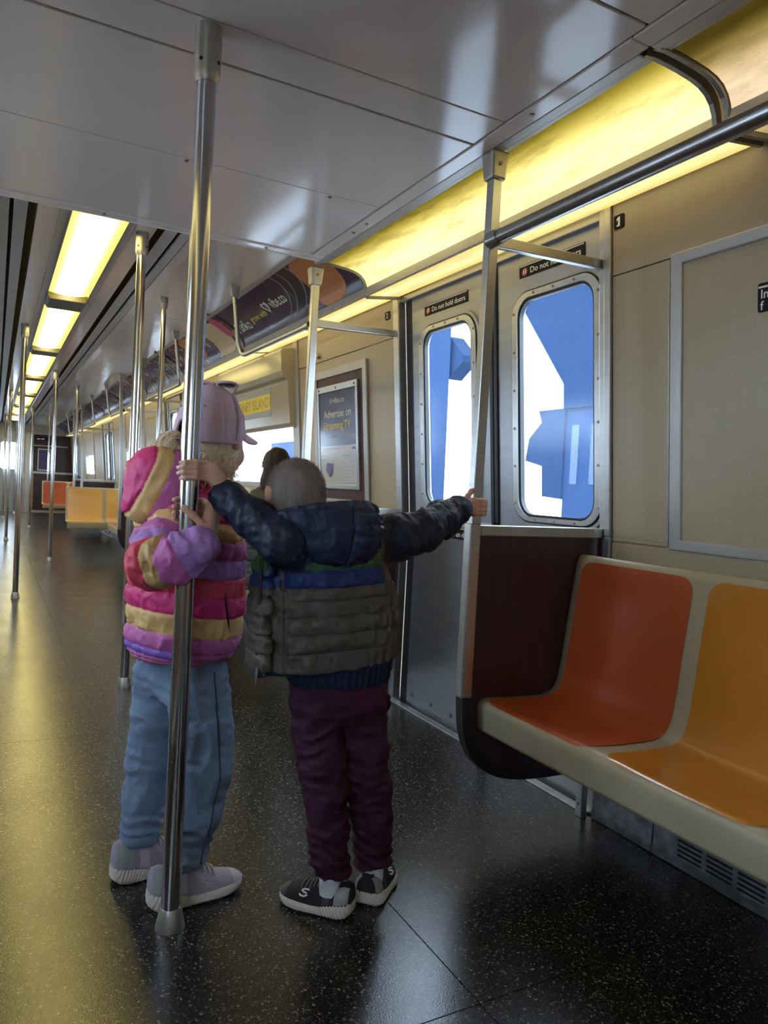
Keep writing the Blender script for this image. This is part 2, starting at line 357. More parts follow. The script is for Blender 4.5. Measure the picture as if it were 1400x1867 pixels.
# ---- lamps along the middle of the high ceiling
CEILLAMP = lampmat('lit ceiling diffuser', S_CEIL, 0, 0.0, 0.112, 0.20)
lampY = [(3.30, 5.47), (5.80, 7.90), (8.20, 10.28), (10.60, 12.66), (12.98, 15.03), (15.35, 17.4), (17.72, 19.8)]
lw = ['nearest long', 'second long', 'third', 'fourth', 'fifth', 'sixth', 'farthest']
for i, (a, bb) in enumerate(lampY):
    t = empty('ceiling_lamp', (XC, (a+bb)/2, 2.29), f'{lw[i]} glowing yellow ceiling lamp in the row along the car ceiling', 'ceiling lamp', 'lamps in the row along the ceiling')
    rows = []
    for k in range(9):
        u = -0.122+0.244*k/8; z = 2.272+0.016*(u/0.122)**2; rows.append([(XC+u, a, z), (XC+u, bb, z)])
    b = MB(); b.grid(rows); b.build('diffuser', CEILLAMP, t, smooth=True)
    b = MB()
    for s in (-1, 1): b.box((XC+s*0.126-0.003, a, 2.27), (XC+s*0.126+0.003, bb, 2.30))
    b.build('lamp_frame', ALUM, t)
    if i < len(lampY)-1:
        y0, y1 = bb+0.004, lampY[i+1][0]-0.004
        b = MB(); b.prism([(-.128, 2.30), (-.128, 2.262), (-.112, 2.238), (.112, 2.238), (.128, 2.262), (.128, 2.30)], [], lambda u, v: (XC+u, y0, v), lambda u, v: (XC+u, y1, v))
        b.build('lamp_spacer', SPACER, t, bevel=0.004)

# ---- side walls: shells with openings, then the laminate pieces on them
def lean_box(b, y0, y1, z0, z1, off0, off1, side, fx=wallX):
    zs = [z0, 0.95, z1] if z0 < 0.95 < z1 else [z0, z1]
    for za, zb in zip(zs[:-1], zs[1:]):
        p = []
        for z in (za, zb):
            for o, y in ((off0, y0), (off1, y0), (off1, y1), (off0, y1)): p.append((mx(fx(z)+o, side), y, z))
        b.hexa(p)
    return b
def wall_shell(side):
    b = MB(); ev = []
    for k in range(-1, 4):
        ev.append((1.86+PITCH*k, 3.26+PITCH*k, 0.0, 2.04))
        if not (side > 0 and k == -1): ev.append((4.72+PITCH*k, 6.22+PITCH*k, 1.06, 1.49))
    y = Y0
    for a, c, z0, z1 in sorted(ev):
        a = max(a, Y0); c = min(c, Y1)
        if c <= a: continue
        if a > y: lean_box(b, y, a, 0, 2.36, .012, .05, side)
        lean_box(b, a, c, z1, 2.36, .012, .05, side)
        if z0 > 0: lean_box(b, a, c, 0, z0, .012, .05, side)
        y = c
    if y < Y1: lean_box(b, y, Y1, 0, 2.36, .012, .05, side)
    return b.build('wall_right' if side > 0 else 'wall_left', WALLM, kind='structure')
WALLR, WALLL = wall_shell(1), wall_shell(-1)
def wpiece(name, y0, y1, z0, z1, m, wall=None, off=0.0, th=0.011, side=1, bev=0.0015):
    b = MB(); lean_box(b, y0, y1, z0, z1, off, off+th, side); return b.build(name, m, wall or (WALLR if side > 0 else WALLL), bevel=bev)
# near bay, right of the door
wpiece('wall_panel', -2.38, 0.60, 1.810, 2.07, WALLM); wpiece('wall_panel', 0.604, 1.808, 1.809, 2.07, WALLM)
wpiece('wall_panel', 1.576, 1.808, 0.938, 1.805, WALLM); wpiece('wall_panel', -2.38, 1.572, 0.938, 1.805, WALLM, off=.003)
wpiece('wall_panel', -2.38, 0.6, 0.45, 0.934, WALLM); wpiece('wall_panel', 0.604, 1.808, 0.45, 0.934, WALLM)
wpiece('door_post', 1.810, 1.839, 0.0, 2.06, STEEL, off=-.012, th=.03, bev=.004)
wpiece('door_post', 1.842, 1.869, 0.0, 2.06, STEEL, off=-.003, th=.045, bev=.004)
# bays further down, and their mirror on the other side
def bay(k, side):
    d = PITCH*k; W = WALLR if side > 0 else WALLL
    far = k >= 1
    if d+3.26 < Y0: return
    def P(n, a, c, z0, z1, m, **kw):
        a, c = max(a+d, Y0+.01), min(c+d, Y1-.02)
        if c > a+.01: wpiece(n, a, c, z0, z1, m, side=side, **kw)
    if not (k == 0 and side > 0):
        P('door_post', 1.810, 1.839, 0.0, 2.06, STEEL, off=-.012, th=.03, bev=.004); P('door_post', 1.842, 1.869, 0.0, 2.06, STEEL, off=-.003, th=.045, bev=.004)
    P('door_post', 3.235, 3.29, 0.0, 2.06, STEEL, off=-.012, th=.045, bev=.004)
    P('wall_panel', 3.292, 3.60, .97, 1.84, WALLM); P('wall_panel', 3.292, 4.62, 1.843, 2.07, WALLM)
    P('wall_panel', 3.604, 4.62, .97, 1.84, WALLM, off=.004)
    P('wall_panel', 3.292, 4.62, .45, .966, WALLM)
    P('window_post', 4.625, 4.70, .45, 2.07, ALUM, off=-.010, th=.03)
    P('wall_panel', 4.704, 6.22, .45, 1.055, WALLM); P('wall_panel', 4.704, 6.22, 1.495, 2.07, WALLM)
    P('window_post', 6.225, 6.30, .45, 2.07, ALUM, off=-.010, th=.03)
    P('wall_panel', 6.304, 7.555, .45, .966, WALLM); P('wall_panel', 6.304, 7.555, .97, 1.84, WALLM); P('wall_panel', 6.304, 7.555, 1.843, 2.07, WALLM)
for side in (1, -1):
    for k in range(-1, 4):
        if side > 0 and k == -1: continue
        bay(k, side)
# windows between the doors
nw = 0
for side in (1, -1):
    for k in range(-1, 3):
        if side > 0 and k == -1: continue
        nw += 1; d = PITCH*k
        t = empty(f'window_{nw}', (mx(1.80, side), 5.47+d, 1.06)); t['kind'] = 'structure'
        b = MB(); b.prism([(4.70+d, 1.045), (6.24+d, 1.045), (6.24+d, 1.505), (4.70+d, 1.505)], [rrect(4.74+d, 6.20+d, 1.08, 1.47, .03)],
                          lambda u, v: (mx(wallX(v)-.008, side), u, v), lambda u, v: (mx(wallX(v)+.012, side), u, v)); b.build('window_frame', ALUM, t)
        b = MB(); lean_box(b, 4.73+d, 6.21+d, 1.07, 1.48, .016, .020, side); b.build('pane', GLASS, t)

# ---- sliding door leaves
LEAFS = []
def door_leaf(y0, y1, g, n, side, detail):
    t = empty(f'door_{n}', (mx(1.87, side), (y0+y1)/2, 0)); t['kind'] = 'structure'
    X = lambda z, o: mx(doorX(z)+o, side)
    b = MB(); b.box((min(X(0, 0), X(0, .03)), y0, 0.012), (max(X(0, 0), X(0, .03)), y1, .95))
    b.prism([(y0, .95), (y1, .95), (y1, 2.035), (y0, 2.035)], [rrect(g[0]-.02, g[1]+.02, g[2]-.02, g[3]+.02, .085)],
            lambda u, v: (X(v, 0), u, v), lambda u, v: (X(v, .03), u, v))
    b.build('door_panel', DOORST, t)
    b = MB(); b.prism(rrect(g[0]-.068, g[1]+.068, g[2]-.048, g[3]+.052, .12, 8), [rrect(g[0]-.052, g[1]+.052, g[2]-.034, g[3]+.038, .105, 8)],
                      lambda u, v: (X(v, -.008), u, v), lambda u, v: (X(v, .001), u, v)); b.build('outer_bead', DOORST, t, bevel=.002)
    b = MB(); b.prism(rrect(g[0]-.045, g[1]+.045, g[2]-.028, g[3]+.032, .098, 8), [rrect(g[0]-.010, g[1]+.010, g[2]-.010, g[3]+.010, .075, 8)],
                      lambda u, v: (X(v, -.013), u, v), lambda u, v: (X(v, .001), u, v)); b.build('window_frame', STEEL, t, bevel=.004)
    b = MB(); b.prism(rrect(g[0]-.056, g[1]+.056, g[2]-.038, g[3]+.042, .109, 8), [rrect(g[0]-.040, g[1]+.040, g[2]-.024, g[3]+.028, .093, 8)],
                      lambda u, v: (X(v, -.002), u, v), lambda u, v: (X(v, .0005), u, v)); b.build('frame_gap', RUBBER, t)
    b = MB(); b.prism(rrect(g[0]-.012, g[1]+.012, g[2]-.012, g[3]+.012, .077, 8), [rrect(g[0], g[1], g[2], g[3], .065, 8)],
                      lambda u, v: (X(v, -.007), u, v), lambda u, v: (X(v, .012), u, v)); b.build('gasket', RUBBER, t)
    b = MB(); b.prism(rrect(g[0]-.012, g[1]+.012, g[2]-.012, g[3]+.012, .077, 8), [], lambda u, v: (X(v, .008), u, v), lambda u, v: (X(v, .012), u, v)); b.build('pane', GLASS, t)
    if detail:
        pts = []
        for k in range(6):
            v = g[2]+.04+(g[3]-g[2]-.08)*k/5; pts += [(g[0]-.03, v), (g[1]+.03, v)]
        for k in range(3):
            u = g[0]+.09+(g[1]-g[0]-.18)*k/2; pts += [(u, g[2]-.020), (u, g[3]+.022)]
        for u, v in pts:
            b = MB(); b.tube([(X(v, -.0155), u, v), (X(v, -.008), u, v)], .0052, 8); b.build('screw', SCREWM, t)
        for u in np.linspace(y0+.06, y1-.06, 4):
            b = MB(); b.tube([(X(.05, -.004), u, .055), (X(.05, .001), u, .055)], .009, 10); b.build('bolt', SCREWM, t)
    return t
nd = 0
for side in (1, -1):
    for k in range(-1, 4):
        d = PITCH*k; det = (side > 0 and k == 0)
        if 3.2+d > Y1: continue
        nd += 1; lf = door_leaf(1.862+d, 2.470+d, (1.922+d, 2.322+d, 1.003, 1.826), nd, side, det)
        nd += 1; lg = door_leaf(2.526+d, 3.165+d, (2.660+d, 3.042+d, 1.020, 1.820), nd, side, det)
        if det: LEAFS = [lf, lg]
        b = MB(); lean_box(b, 2.472+d, 2.496+d, .012, 2.035, -.010, .030, side, doorX); lean_box(b, 2.500+d, 2.524+d, .012, 2.035, -.010, .030, side, doorX)
        b.build('door_edge_rubber', RUBBER, lg, bevel=.006)
        b = MB(); lean_box(b, 3.168+d, 3.234+d, .0, 2.035, .004, .035, side, doorX); b.build('door_pocket_rubber', RUBBER, lg)
        W = WALLR if side > 0 else WALLL
        b = MB(); lean_box(b, 1.870+d, 3.234+d, 2.004, 2.062, .004, .05, side); b.build('door_header', STEELH, W, bevel=.004)
        b = MB(); x0, x1 = sorted((mx(1.806, side), mx(1.842, side))); b.box((x0, 1.83+d, 0), (x1, 3.28+d, .008)); b.build('door_sill', SCUFF, W, bevel=.002)
        b = MB(); x0, x1 = sorted((mx(1.842, side), mx(1.93, side))); b.box((x0, 1.84+d, -.01), (x1, 3.27+d, .003)); b.build('sill_track', DARKGAP, W)
# door signs
def rtxt(s, yl, z, h, fx, off, m, parent, w=None, name='lettering'):
    return text_mesh(name, s, lambda u, v, n: (fx(z+v)-off, yl-u, z+v), m, parent, size=h*1.39, width=w)
def door_sign(t, yl, yr, z0, z1, s, lab):
    b = MB(); lean_box(b, yr, yl, z0, z1, -.003, .001, 1, doorX); p = b.build('door_sign', BLACKP, t, label=lab)
    h = z1-z0
    b = MB(); lean_box(b, yr+.003, yl-.003, z1-h*.13, z1-h*.06, -.0042, -.003, 1, doorX); b.build('rule', WHITEP, p)
    zc = z0+h*.40
    b = MB(); b.tube([(doorX(zc)-.0044, yl-.034, zc), (doorX(zc)-.003, yl-.034, zc)], h*.33, 20); b.build('icon', REDP, p)
    b = MB()
    for s2 in (-1, 1):
        b.box((doorX(zc)-.0052, yl-.034+s2*h*.12-h*.05, zc-h*.16), (doorX(zc)-.0045, yl-.034+s2*h*.12+h*.05, zc+h*.12))
        b.tube([(doorX(zc)-.0052, yl-.034+s2*h*.12, zc+h*.19), (doorX(zc)-.0045, yl-.034+s2*h*.12, zc+h*.19)], h*.055, 8)
    b.build('pictogram', WHITEP, p)
    rtxt(s, yl-.068, z0+h*.20, h*.46, doorX, .0046, WHITEP, p, w=(yl-yr)-.085)
door_sign(LEAFS[0], 2.326, 1.966, 1.920, 1.967, 'Do not hold doors', 'black do-not-hold-doors sign on the right leaf')
door_sign(LEAFS[1], 3.042, 2.682, 1.906, 1.955, 'Do not hold doors', 'do-not-hold-doors sign on the left leaf')
door_sign(LEAFS[1], 3.03, 2.66, .862, .915, 'Do not lean on door', 'black do-not-lean sign below the left leaf window')
# small numbered plates on the wall
for yl, yr, z0, z1, s in ((1.801, 1.757, 1.951, 1.996, '1'), (3.388, 3.334, 1.942, 1.983, '2')):
    b = MB(); b.prism(rrect(yr, yl, z0, z1, .007, 4), [], lambda u, v: (wallX(v)-.003, u, v), lambda u, v: (wallX(v)+.001, u, v)); p = b.build('number_plate', BLACKP, WALLR, label=f'black number plate {s} beside the door')
    if s == '1':
        b = MB(); tri = [(.30, .18), (.62, .18), (.62, .84), (.46, .84), (.28, .70), (.28, .58), (.42, .64), (.42, .30), (.30, .30)]
        w_ = yl-yr; h_ = z1-z0; q = tessellate_polygon([[Vector((u, v, 0)) for u, v in tri]]); b.add([(wallX(z0+v*h_)-.0036, yl-u*w_, z0+v*h_) for u, v in tri], [tuple(k) for k in q]); b.build('lettering', WHITEP, p, fix=False)
    else: rtxt(s, yl-.016, z0+.008, (z1-z0)*.64, wallX, .0036, WHITEP, p)
b = MB(); b.tube([(wallX(1.877)-.022, 4.262, 1.877), (wallX(1.877), 4.262, 1.877)], [.014, .018], 14); b.build('wall_knob', CASTING, WALLR, smooth=True)
# heater cover along the floor under the seats
def heater(y0, y1, lab, slots, side=1):
    t = empty('heater_cover', (mx(1.83, side), (y0+y1)/2, 0), lab, 'heater cover')
    edges = [y1]
    while edges[-1]-.62 > y0: edges.append(edges[-1]-.62)
    edges = (edges+[y0])[::-1]
    for a, c in zip(edges[:-1], edges[1:]):
        hol = []
        if slots:
            for yy in np.arange(c-.177, a+.03, -.0985):
                for r in range(5): hol.append(rrect(yy, yy+.084, .036+r*.0145, .0435+r*.0145, .003, 2))
        b = MB(); b.prism([(a, 0.002), (c-.003, 0.002), (c-.003, .30), (a, .30)], hol if slots else [], lambda u, v: (mx(1.812, side), u, v), lambda u, v: (mx(1.816, side), u, v))
        o = b.build('cover_plate', GRILLE, t)
        b = MB()
        zz = [.004+.0042*i for i in range(7)] + [.112+.0048*i for i in range(26)]
        for z in zz: b.box((min(mx(1.808, side), mx(1.812, side)), a, z), (max(mx(1.808, side), mx(1.812, side)), c-.003, z+.0022))
        r = b.build('rib', GRILLE, t); r['kind'] = 'stuff'
    b = MB(); b.box((min(mx(1.822, side), mx(1.828, side)), y0, 0), (max(mx(1.822, side), mx(1.828, side)), y1, .44)); b.build('backing', DARKGAP, t)
    return t
heater(-2.35, 1.543, 'slotted aluminium heater cover under the near bench', True)
heater(1.546, 1.80, 'ribbed plain heater cover piece beside the bench leg', False)
for k in range(0, 3):
    heater(3.30+PITCH*k, 7.54+PITCH*k, ['slotted heater cover below the bench past the nearest door', 'slotted heater cover below the pale seats further down', 'slotted heater cover below the farthest orange seats'][k], k == 0)
# ---- end walls
b = MB(); b.box((-1.06, Y0-.05, 0), (1.90, Y0, 2.4)); b.build('wall_near', WALLM, kind='structure')
b = MB(); b.box((-1.06, Y1, 0), (0.03, Y1+.05, 2.4)); b.box((.78, Y1, 0), (1.90, Y1+.05, 2.4)); b.box((.03, Y1, 2.05), (.78, Y1+.05, 2.4)); WF = b.build('wall_far', WALLM, kind='structure')
yf = Y1-.02
b = MB(); b.box((.90, yf-.04, .08), (1.86, yf, 1.02)); b.box((.88, yf-.03, 1.08), (1.86, yf, 2.06)); b.build('cab_panel', WOOD, WF)
b = MB(); b.box((-1.02, yf-.03, .08), (-.02, yf, 2.06)); b.build('cab_panel', WOOD, WF)
b = MB(); b.box((.88, yf-.06, 1.02), (1.86, yf, 1.075)); b.box((.88, yf-.06, 1.74), (1.70, yf-.03, 1.77)); b.build('cab_rail', ALUM, WF, bevel=.004)
b = MB(); b.prism([(.98, 1.10), (1.30, 1.10), (1.30, 1.68), (.98, 1.68)], [[(1.005, 1.13), (1.275, 1.13), (1.275, 1.65), (1.005, 1.65)]], lambda u, v: (u, yf-.05, v), lambda u, v: (u, yf-.03, v)); b.build('notice_frame', ALUM, WF)
b = MB(); b.box((1.005, yf-.04, 1.13), (1.275, yf-.032, 1.65)); b.build('notice_glass', PURP, WF)
b = MB(); b.box((-1.02, yf-.05, 2.08), (1.86, yf, 2.30)); b.build('bulkhead', WALLM, WF)
b = MB(); b.box((-1.02, yf-.06, 2.045), (1.86, yf, 2.085)); b.build('bulkhead_trim', ALUM, WF)
b = MB(); b.box((.93, yf-.035, 1.90), (1.22, yf-.03, 1.97)); pl = b.build('cab_sign', BLACKP, WF)
b = MB(); b.box((1.05, yf-.037, 1.92), (1.13, yf-.035, 1.95)); b.box((.95, yf-.037, 1.915), (1.03, yf-.035, 1.945)); b.build('marking', WHITEP, pl)
t = empty('door_99', (.4, Y1, 0)); t.name = f'door_{nd+1}'; t['kind'] = 'structure'
b = MB(); b.prism([(.03, 0.0), (.78, 0.0), (.78, 2.06), (.03, 2.06)], [rrect(.11, .48, 1.10, 1.80, .07)], lambda u, v: (u, yf-.02, v), lambda u, v: (u, yf+.02, v)); b.build('door_panel', DOORST, t)
b = MB(); b.prism(rrect(.09, .50, 1.08, 1.82, .09), [rrect(.115, .475, 1.105, 1.795, .065)], lambda u, v: (u, yf-.03, v), lambda u, v: (u, yf-.02, v)); b.build('window_frame', STEEL, t)
b = MB(); b.box((.1, yf-.002, 1.09), (.49, yf+.002, 1.81)); b.build('pane', GLASS, t)
b = MB(); b.box((.64, yf-.03, .86), (.69, yf-.02, 1.02)); h = b.build('lock_plate', STEEL, t); 
b = MB(); b.tube([(.665, yf-.06, .96), (.665, yf-.03, .96)], .012, 10); b.build('handle', STEEL, t)
b = MB(); b.box((.70, yf-.05, 0), (.80, yf, 2.05)); b.box((.03, yf-.05, 0), (.07, yf, 2.05)); b.build('door_jamb', STEEL, t, bevel=.004)
# ================================================================== FIXTURES
# ---- lit coves over the near doors, strip lamps along the whole wall
COVEL = lampmat('lit cove diffuser', S_COVE, 0, -0.03, 0.20, 0.13, stain=.5)
COVED = lampmat('dim cove diffuser', S_COVE*.62, 0, -0.0, 0.19, 0.07, stain=.4, base=(1.0, .72, .19))
STRIPL = lampmat('ribbed strip diffuser', S_STRIP, 0, 0.09, 0.16, 0.55, stain=.25, base=(1.0, .74, .14))
STRIPD = lampmat('dim ribbed strip diffuser', S_STRIP*.45, 0, 0.09, 0.16, 0.55, stain=.4, base=(1.0, .70, .12))
CPROF = [(1.345, 2.122), (1.385, 2.121), (1.43, 2.118), (1.475, 2.113), (1.505, 2.106), (1.530, 2.094), (1.548, 2.076), (1.559, 2.055), (1.565, 2.034)]
APROF = [(1.32, 2.240), (1.36, 2.226), (1.40, 2.210), (1.44, 2.189), (1.48, 2.165), (1.508, 2.142), (1.53, 2.12), (1.545, 2.10), (1.556, 2.078), (1.563, 2.056), (1.567, 2.040)]
def strip_profile():
    pts = []; n = 18
    for i in range(n):
        x = 1.574+(1.742-1.574)*i/n; z = 2.008+(2.032-2.008)*i/n; w = (1.742-1.574)/n
        pts += [(x, z), (x+w*.5, z-.0035)]
    return pts+[(1.742, 2.032)]
SPROF = strip_profile()
BRKT = mat('worn bracket metal', (.30, .29, .27), .4, .6, var=.4, vscale=20)
def sweep(b, prof, y0, y1, side, n=2):
    return b.grid([[(mx(x, side), y0+(y1-y0)*k/(n-1), z) for k in range(n)] for x, z in prof])
def bracket(y, prof, parent, side, w=.013, name='end_bracket'):
    b = MB(); out = [(x-.007, z-.008) for x, z in prof]; inn = [(x+.010, z+.012) for x, z in prof]
    poly = [(prof[0][0]-.04, prof[0][1]-.012)]+out+([(1.566, 1.992), (1.742, 2.016), (1.742, 2.04), (1.58, 2.02)] if prof is CPROF else [])+inn[::-1]+[(prof[0][0]-.04, prof[0][1]+.012)]
    b.prism(poly, [], lambda u, v: (mx(u, side), y-w/2, v), lambda u, v: (mx(u, side), y+w/2, v)); return b.build(name, BRKT, parent, bevel=.002)
def lip(y0, y1, parent, side):
    b = MB(); b.prism([(1.562, 2.046), (1.572, 2.042), (1.576, 2.006), (1.560, 1.998), (1.556, 2.004)], [], lambda u, v: (mx(u, side), y0, v), lambda u, v: (mx(u, side), y1, v))
    return b.build('lip_rail', ALUM, parent, bevel=.001)
def cove_lamp(y0, y1, side, lab, dim):
    t = empty('cove_lamp', (mx(1.567, side), (y0+y1)/2, 2.04), lab, 'cove lamp')
    m1, m2 = (COVED, STRIPD) if dim else (COVEL, STRIPL)
    if side < 0: m1, m2 = COVELL, STRIPLL
    b = MB(); sweep(b, CPROF, y0+.012, y1-.012, side); b.build('cove_diffuser', m1, t, smooth=True)
    b = MB(); sweep(b, SPROF, y0+.012, y1-.012, side); b.build('strip_diffuser', m2, t)
    lip(y0+.008, y1-.008, t, side)
    b = MB()
    for x0, x1, z0, z1 in ((1.288, 1.312, 2.108, 2.122), (1.314, 1.330, 2.114, 2.126), (1.332, 1.348, 2.117, 2.128)):
        a, c = sorted((mx(x0, side), mx(x1, side))); b.box((a, y0+.004, z0), (c, y1-.004, z1))
    b.build('trim_rail', ALUM, t, bevel=.002)
    for y in (y0+.002, y1-.002): bracket(y, CPROF, t, side)
COVELL = lampmat('lit cove diffuser opposite', S_COVE, 0, 0.015, 0.235, 0.22, stain=.32); STRIPLL = lampmat('strip diffuser opposite', S_STRIP, 0, -0.09, 0.16, 0.55, stain=.25, base=(1.0, .74, .14))
cove_lamp(1.275, 3.235, 1, 'bright yellow cove lamp above the nearest doors', False)
cove_lamp(-0.75, 1.245, 1, 'dimmer amber cove lamp in the upper right corner', True)
cove_lamp(1.275, 3.235, -1, 'yellow cove lamp over the doors of the opposite wall', False)
cove_lamp(-0.75, 1.245, -1, 'yellow cove lamp over the opposite bench', False)
cove_lamp(-4.4, -2.3, 1, 'yellow cove lamp over the doors behind the camera', False); cove_lamp(-4.4, -2.3, -1, 'yellow cove lamp over the opposite doors behind the camera', False)

# ---- advertising cards in the cove beyond, with the strip lamp below them
def adpt(y, s, off=0.0):   # s: 0 at the lower lip, 1 at the top
    P = APROF; L = [0]
    for a, b_ in zip(P[:-1], P[1:]): L.append(L[-1]+math.hypot(b_[0]-a[0], b_[1]-a[1]))
    q = (1-s)*L[-1]; q = min(max(q, 0), L[-1]-1e-6)
    i = max(k for k in range(len(P)-1) if L[k] <= q); f = (q-L[i])/(L[i+1]-L[i])
    x = P[i][0]+(P[i+1][0]-P[i][0])*f; z = P[i][1]+(P[i+1][1]-P[i][1])*f
    dx, dz = P[i+1][0]-P[i][0], P[i+1][1]-P[i][1]; l = math.hypot(dx, dz)
    return (x+dz/l*off, y, z-dx/l*off)
ADLEN = 0.328
def streakcard(name, c1, c2, c3, seed):  # streaks in the card colour imitate squiggly reflections
    m = mat(name, c1, 0.2, spec=.6); nt = m.node_tree; L = nt.links.new; P = nt.nodes['Principled BSDF']
    tc = nt.nodes.new('ShaderNodeTexCoord'); mp = nt.nodes.new('ShaderNodeMapping'); mp.inputs['Location'].default_value = (seed*3.1, seed*7.7, seed); mp.inputs['Rotation'].default_value = (.5, .4, .3*seed)
    L(tc.outputs['Object'], mp.inputs[0]); w = nt.nodes.new('ShaderNodeTexNoise'); w.inputs['Scale'].default_value = 3.0; w.inputs['Detail'].default_value = 1.0; w.inputs['Distortion'].default_value = 1.2; L(mp.outputs[0], w.inputs['Vector'])
    r = nt.nodes.new('ShaderNodeValToRGB'); e = r.color_ramp.elements; r.color_ramp.interpolation = 'CONSTANT'
    e[0].position = 0; e[0].color = (*c1, 1); e[1].position = .66; e[1].color = (*c1, 1)
    for p, c in ((.36, c3), (.385, c1), (.55, c2), (.60, c1), (.63, c3), (.645, c1)):
        q = e.new(p); q.color = (*c, 1)
    L(w.outputs['Fac'], r.inputs[0]); L(r.outputs[0], P.inputs['Base Color']); return m
NAVYC = (.035, .035, .085)
CARDS = [None, streakcard('card with cream and pink art', (.05, .03, .10), (.52, .38, .2), (.42, .07, .14), 1), streakcard('card with gold streaks', NAVYC, (.45, .32, .12), (.30, .29, .31), 2),
         streakcard('card with pale streaks', NAVYC, (.35, .33, .33), (.35, .12, .1), 3), streakcard('card with violet streaks', (.06, .03, .10), (.30, .30, .36), (.4, .26, .1), 4)]
cardY = [(3.262, 5.175), (5.245, 7.09), (7.16, 9.0), (9.07, 10.9), (10.97, 12.8), (12.87, 14.7), (14.77, 16.6), (16.67, 18.5), (18.57, 20.4)]
cl = ['violet advertising card with white and yellow lettering and an orange shape', 'cream and pink advertising card just left of the lettered card', 'dark card with gold streaks seen behind the round pole',
      'navy card with pale streaks, fourth along the cove', 'violet streaked card, fifth along the cove', 'dark card with cream streaks, sixth along the cove', 'gold streaked card, seventh along the cove', 'navy card, eighth along the cove', 'farthest streaked card in the cove']
adthing = None
CARDT = []
for i, (a, c) in enumerate(cardY):
    t = empty('advertising_card', (1.567, (a+c)/2, 2.04), cl[i], 'advertising card', 'advertising cards along the cove')
    rows = [[adpt(y, s) for y in (a, c)] for s in np.linspace(0.02, 1, 11)]
    b = MB(); b.grid(rows); b.build('card', PURP2 if i == 0 else CARDS[1+(i-1) % 4], t, smooth=True)
    if i == 0: adthing = t
    CARDT.append(t)
for i, (a, c) in enumerate(cardY):
    t = empty('strip_lamp', (1.567, (a+c)/2, 2.0), ['yellow ribbed strip lamp under the lettered advertising card', 'yellow ribbed strip lamp under the cream and pink card', 'third strip lamp along the wall top', 'fourth strip lamp along the wall top', 'fifth strip lamp along the wall top', 'sixth strip lamp along the wall top', 'seventh strip lamp along the wall top', 'eighth strip lamp along the wall top', 'farthest strip lamp at the end of the wall top'][i], 'strip lamp', 'strip lamps below the advertising cards')
    b = MB(); sweep(b, SPROF, a, c, 1); b.build('strip_diffuser', STRIPL, t); lip(a-.02, c+.02, t, 1)
    t = CARDT[i]; bracket(c+.035, APROF, t, 1)
    b = MB(); b.prism([(1.300, 2.236), (1.326, 2.228), (1.330, 2.246), (1.302, 2.254)], [], lambda u, v: (u, a-.022, v), lambda u, v: (u, c+.042, v)); b.build('card_rail', ALUM, t, bevel=.001)
b = MB()
for prof in (APROF,):
    b.grid([[(x+.02, 3.24, z+.02), (x+.02, Y1, z+.02)] for x, z in prof]); b.grid([[(mx(x+.0, -1), 3.24, z), (mx(x, -1), Y1, z)] for x, z in prof+[(1.75, 2.04)]])
b.build('cove_backing', ALUM, CEIL)
# the words on the first card
def adtext(s, yl, s0, h, w, m, slope=0):
    return text_mesh('lettering', s, lambda u, v, n: adpt(yl-u, s0+v*(1.0)/ADLEN, .0025), m, adthing, size=h*1.39, width=w)
def heart_pts(n=26):
    P = []
    for k in range(n):
        t = 2*PI*k/n; P.append((16*math.sin(t)**3/17, (13*math.cos(t)-5*math.cos(2*t)-2*math.cos(3*t)-math.cos(4*t))/17))
    return P
def heart(mapf, size, m, parent):
    o = [(x*size, y*size) for x, y in heart_pts()]; i = [(x*size*.62, y*size*.62+size*.05) for x, y in heart_pts()]
    b = MB(); n = len(o); b.add([mapf(*p) for p in o]+[mapf(*p) for p in i], [(k, (k+1) % n, n+(k+1) % n, n+k) for k in range(n)])
    b.add([mapf(size*.05, -size*.1), mapf(size*.35, size*.55), mapf(size*.55, size*.45), mapf(size*.22, -size*.12)], [(0, 1, 2, 3)])
    return b.build('heart_mark', m, parent, fix=False)
def funko(u): pass
text_mesh('lettering', 'Funko', lambda u, v, n: adpt(5.15-u, .30+v/ADLEN+.02*math.sin(u*14), .0025), WHITEP, adthing, size=.115, width=.28)
adtext('grows with', 4.83, .38, .045, .31, YELP)
heart(lambda u, v: adpt(4.455-u, .52+v/ADLEN, .0025), .052, WHITEP, adthing)
adtext('vibe.co', 4.385, .42, .075, .25, WHITEP)
# plain orange rounded shape and dark swirls on the card's right end
def adshape(pts, m, off, name='printed_shape'):
    b = MB(); tri = tessellate_polygon([[Vector((u, v, 0)) for u, v in pts]]); b.add([adpt(u, min(max(v, .03), .99), off) for u, v in pts], [tuple(t) for t in tri]); return b.build(name, m, adthing, fix=False)
def blob(u0, u1, v0, v1, r, n=8): return [(u, v) for u, v in [(a, b_/1.0) for a, b_ in [(p[0], p[1]) for p in rrect(u0, u1, v0*ADLEN, v1*ADLEN, r, n)]]]
def dens(pts):   # finer outline so it follows the curved card
    return [(u, v/ADLEN) for u, v in pts]
def rings(u0, u1, v0, v1, r, m, off, th=None):
    b = MB(); rows = []
    for k in range(13):
        s = v0+(v1-v0)*k/12; e = min(s-v0, v1-s)*ADLEN; ins = 0 if e >= r else r-math.sqrt(max(0, r*r-(r-e)**2)); rows.append([adpt(u1-ins, s, off), adpt(u0+ins, s, off)])
    b.grid(rows); return b.build('printed_shape', m, th or adthing, fix=False)
DARKC = mat('dark card print', (.018, .015, .03), .3)
rings(5.36, 5.80, .03, .90, .09, CREAMP, .0018, CARDT[1]); rings(5.27, 5.42, .35, .95, .05, PINKP, .0022, CARDT[1]); rings(6.1, 6.5, .2, .95, .09, ORANGEP, .0018, CARDT[1])
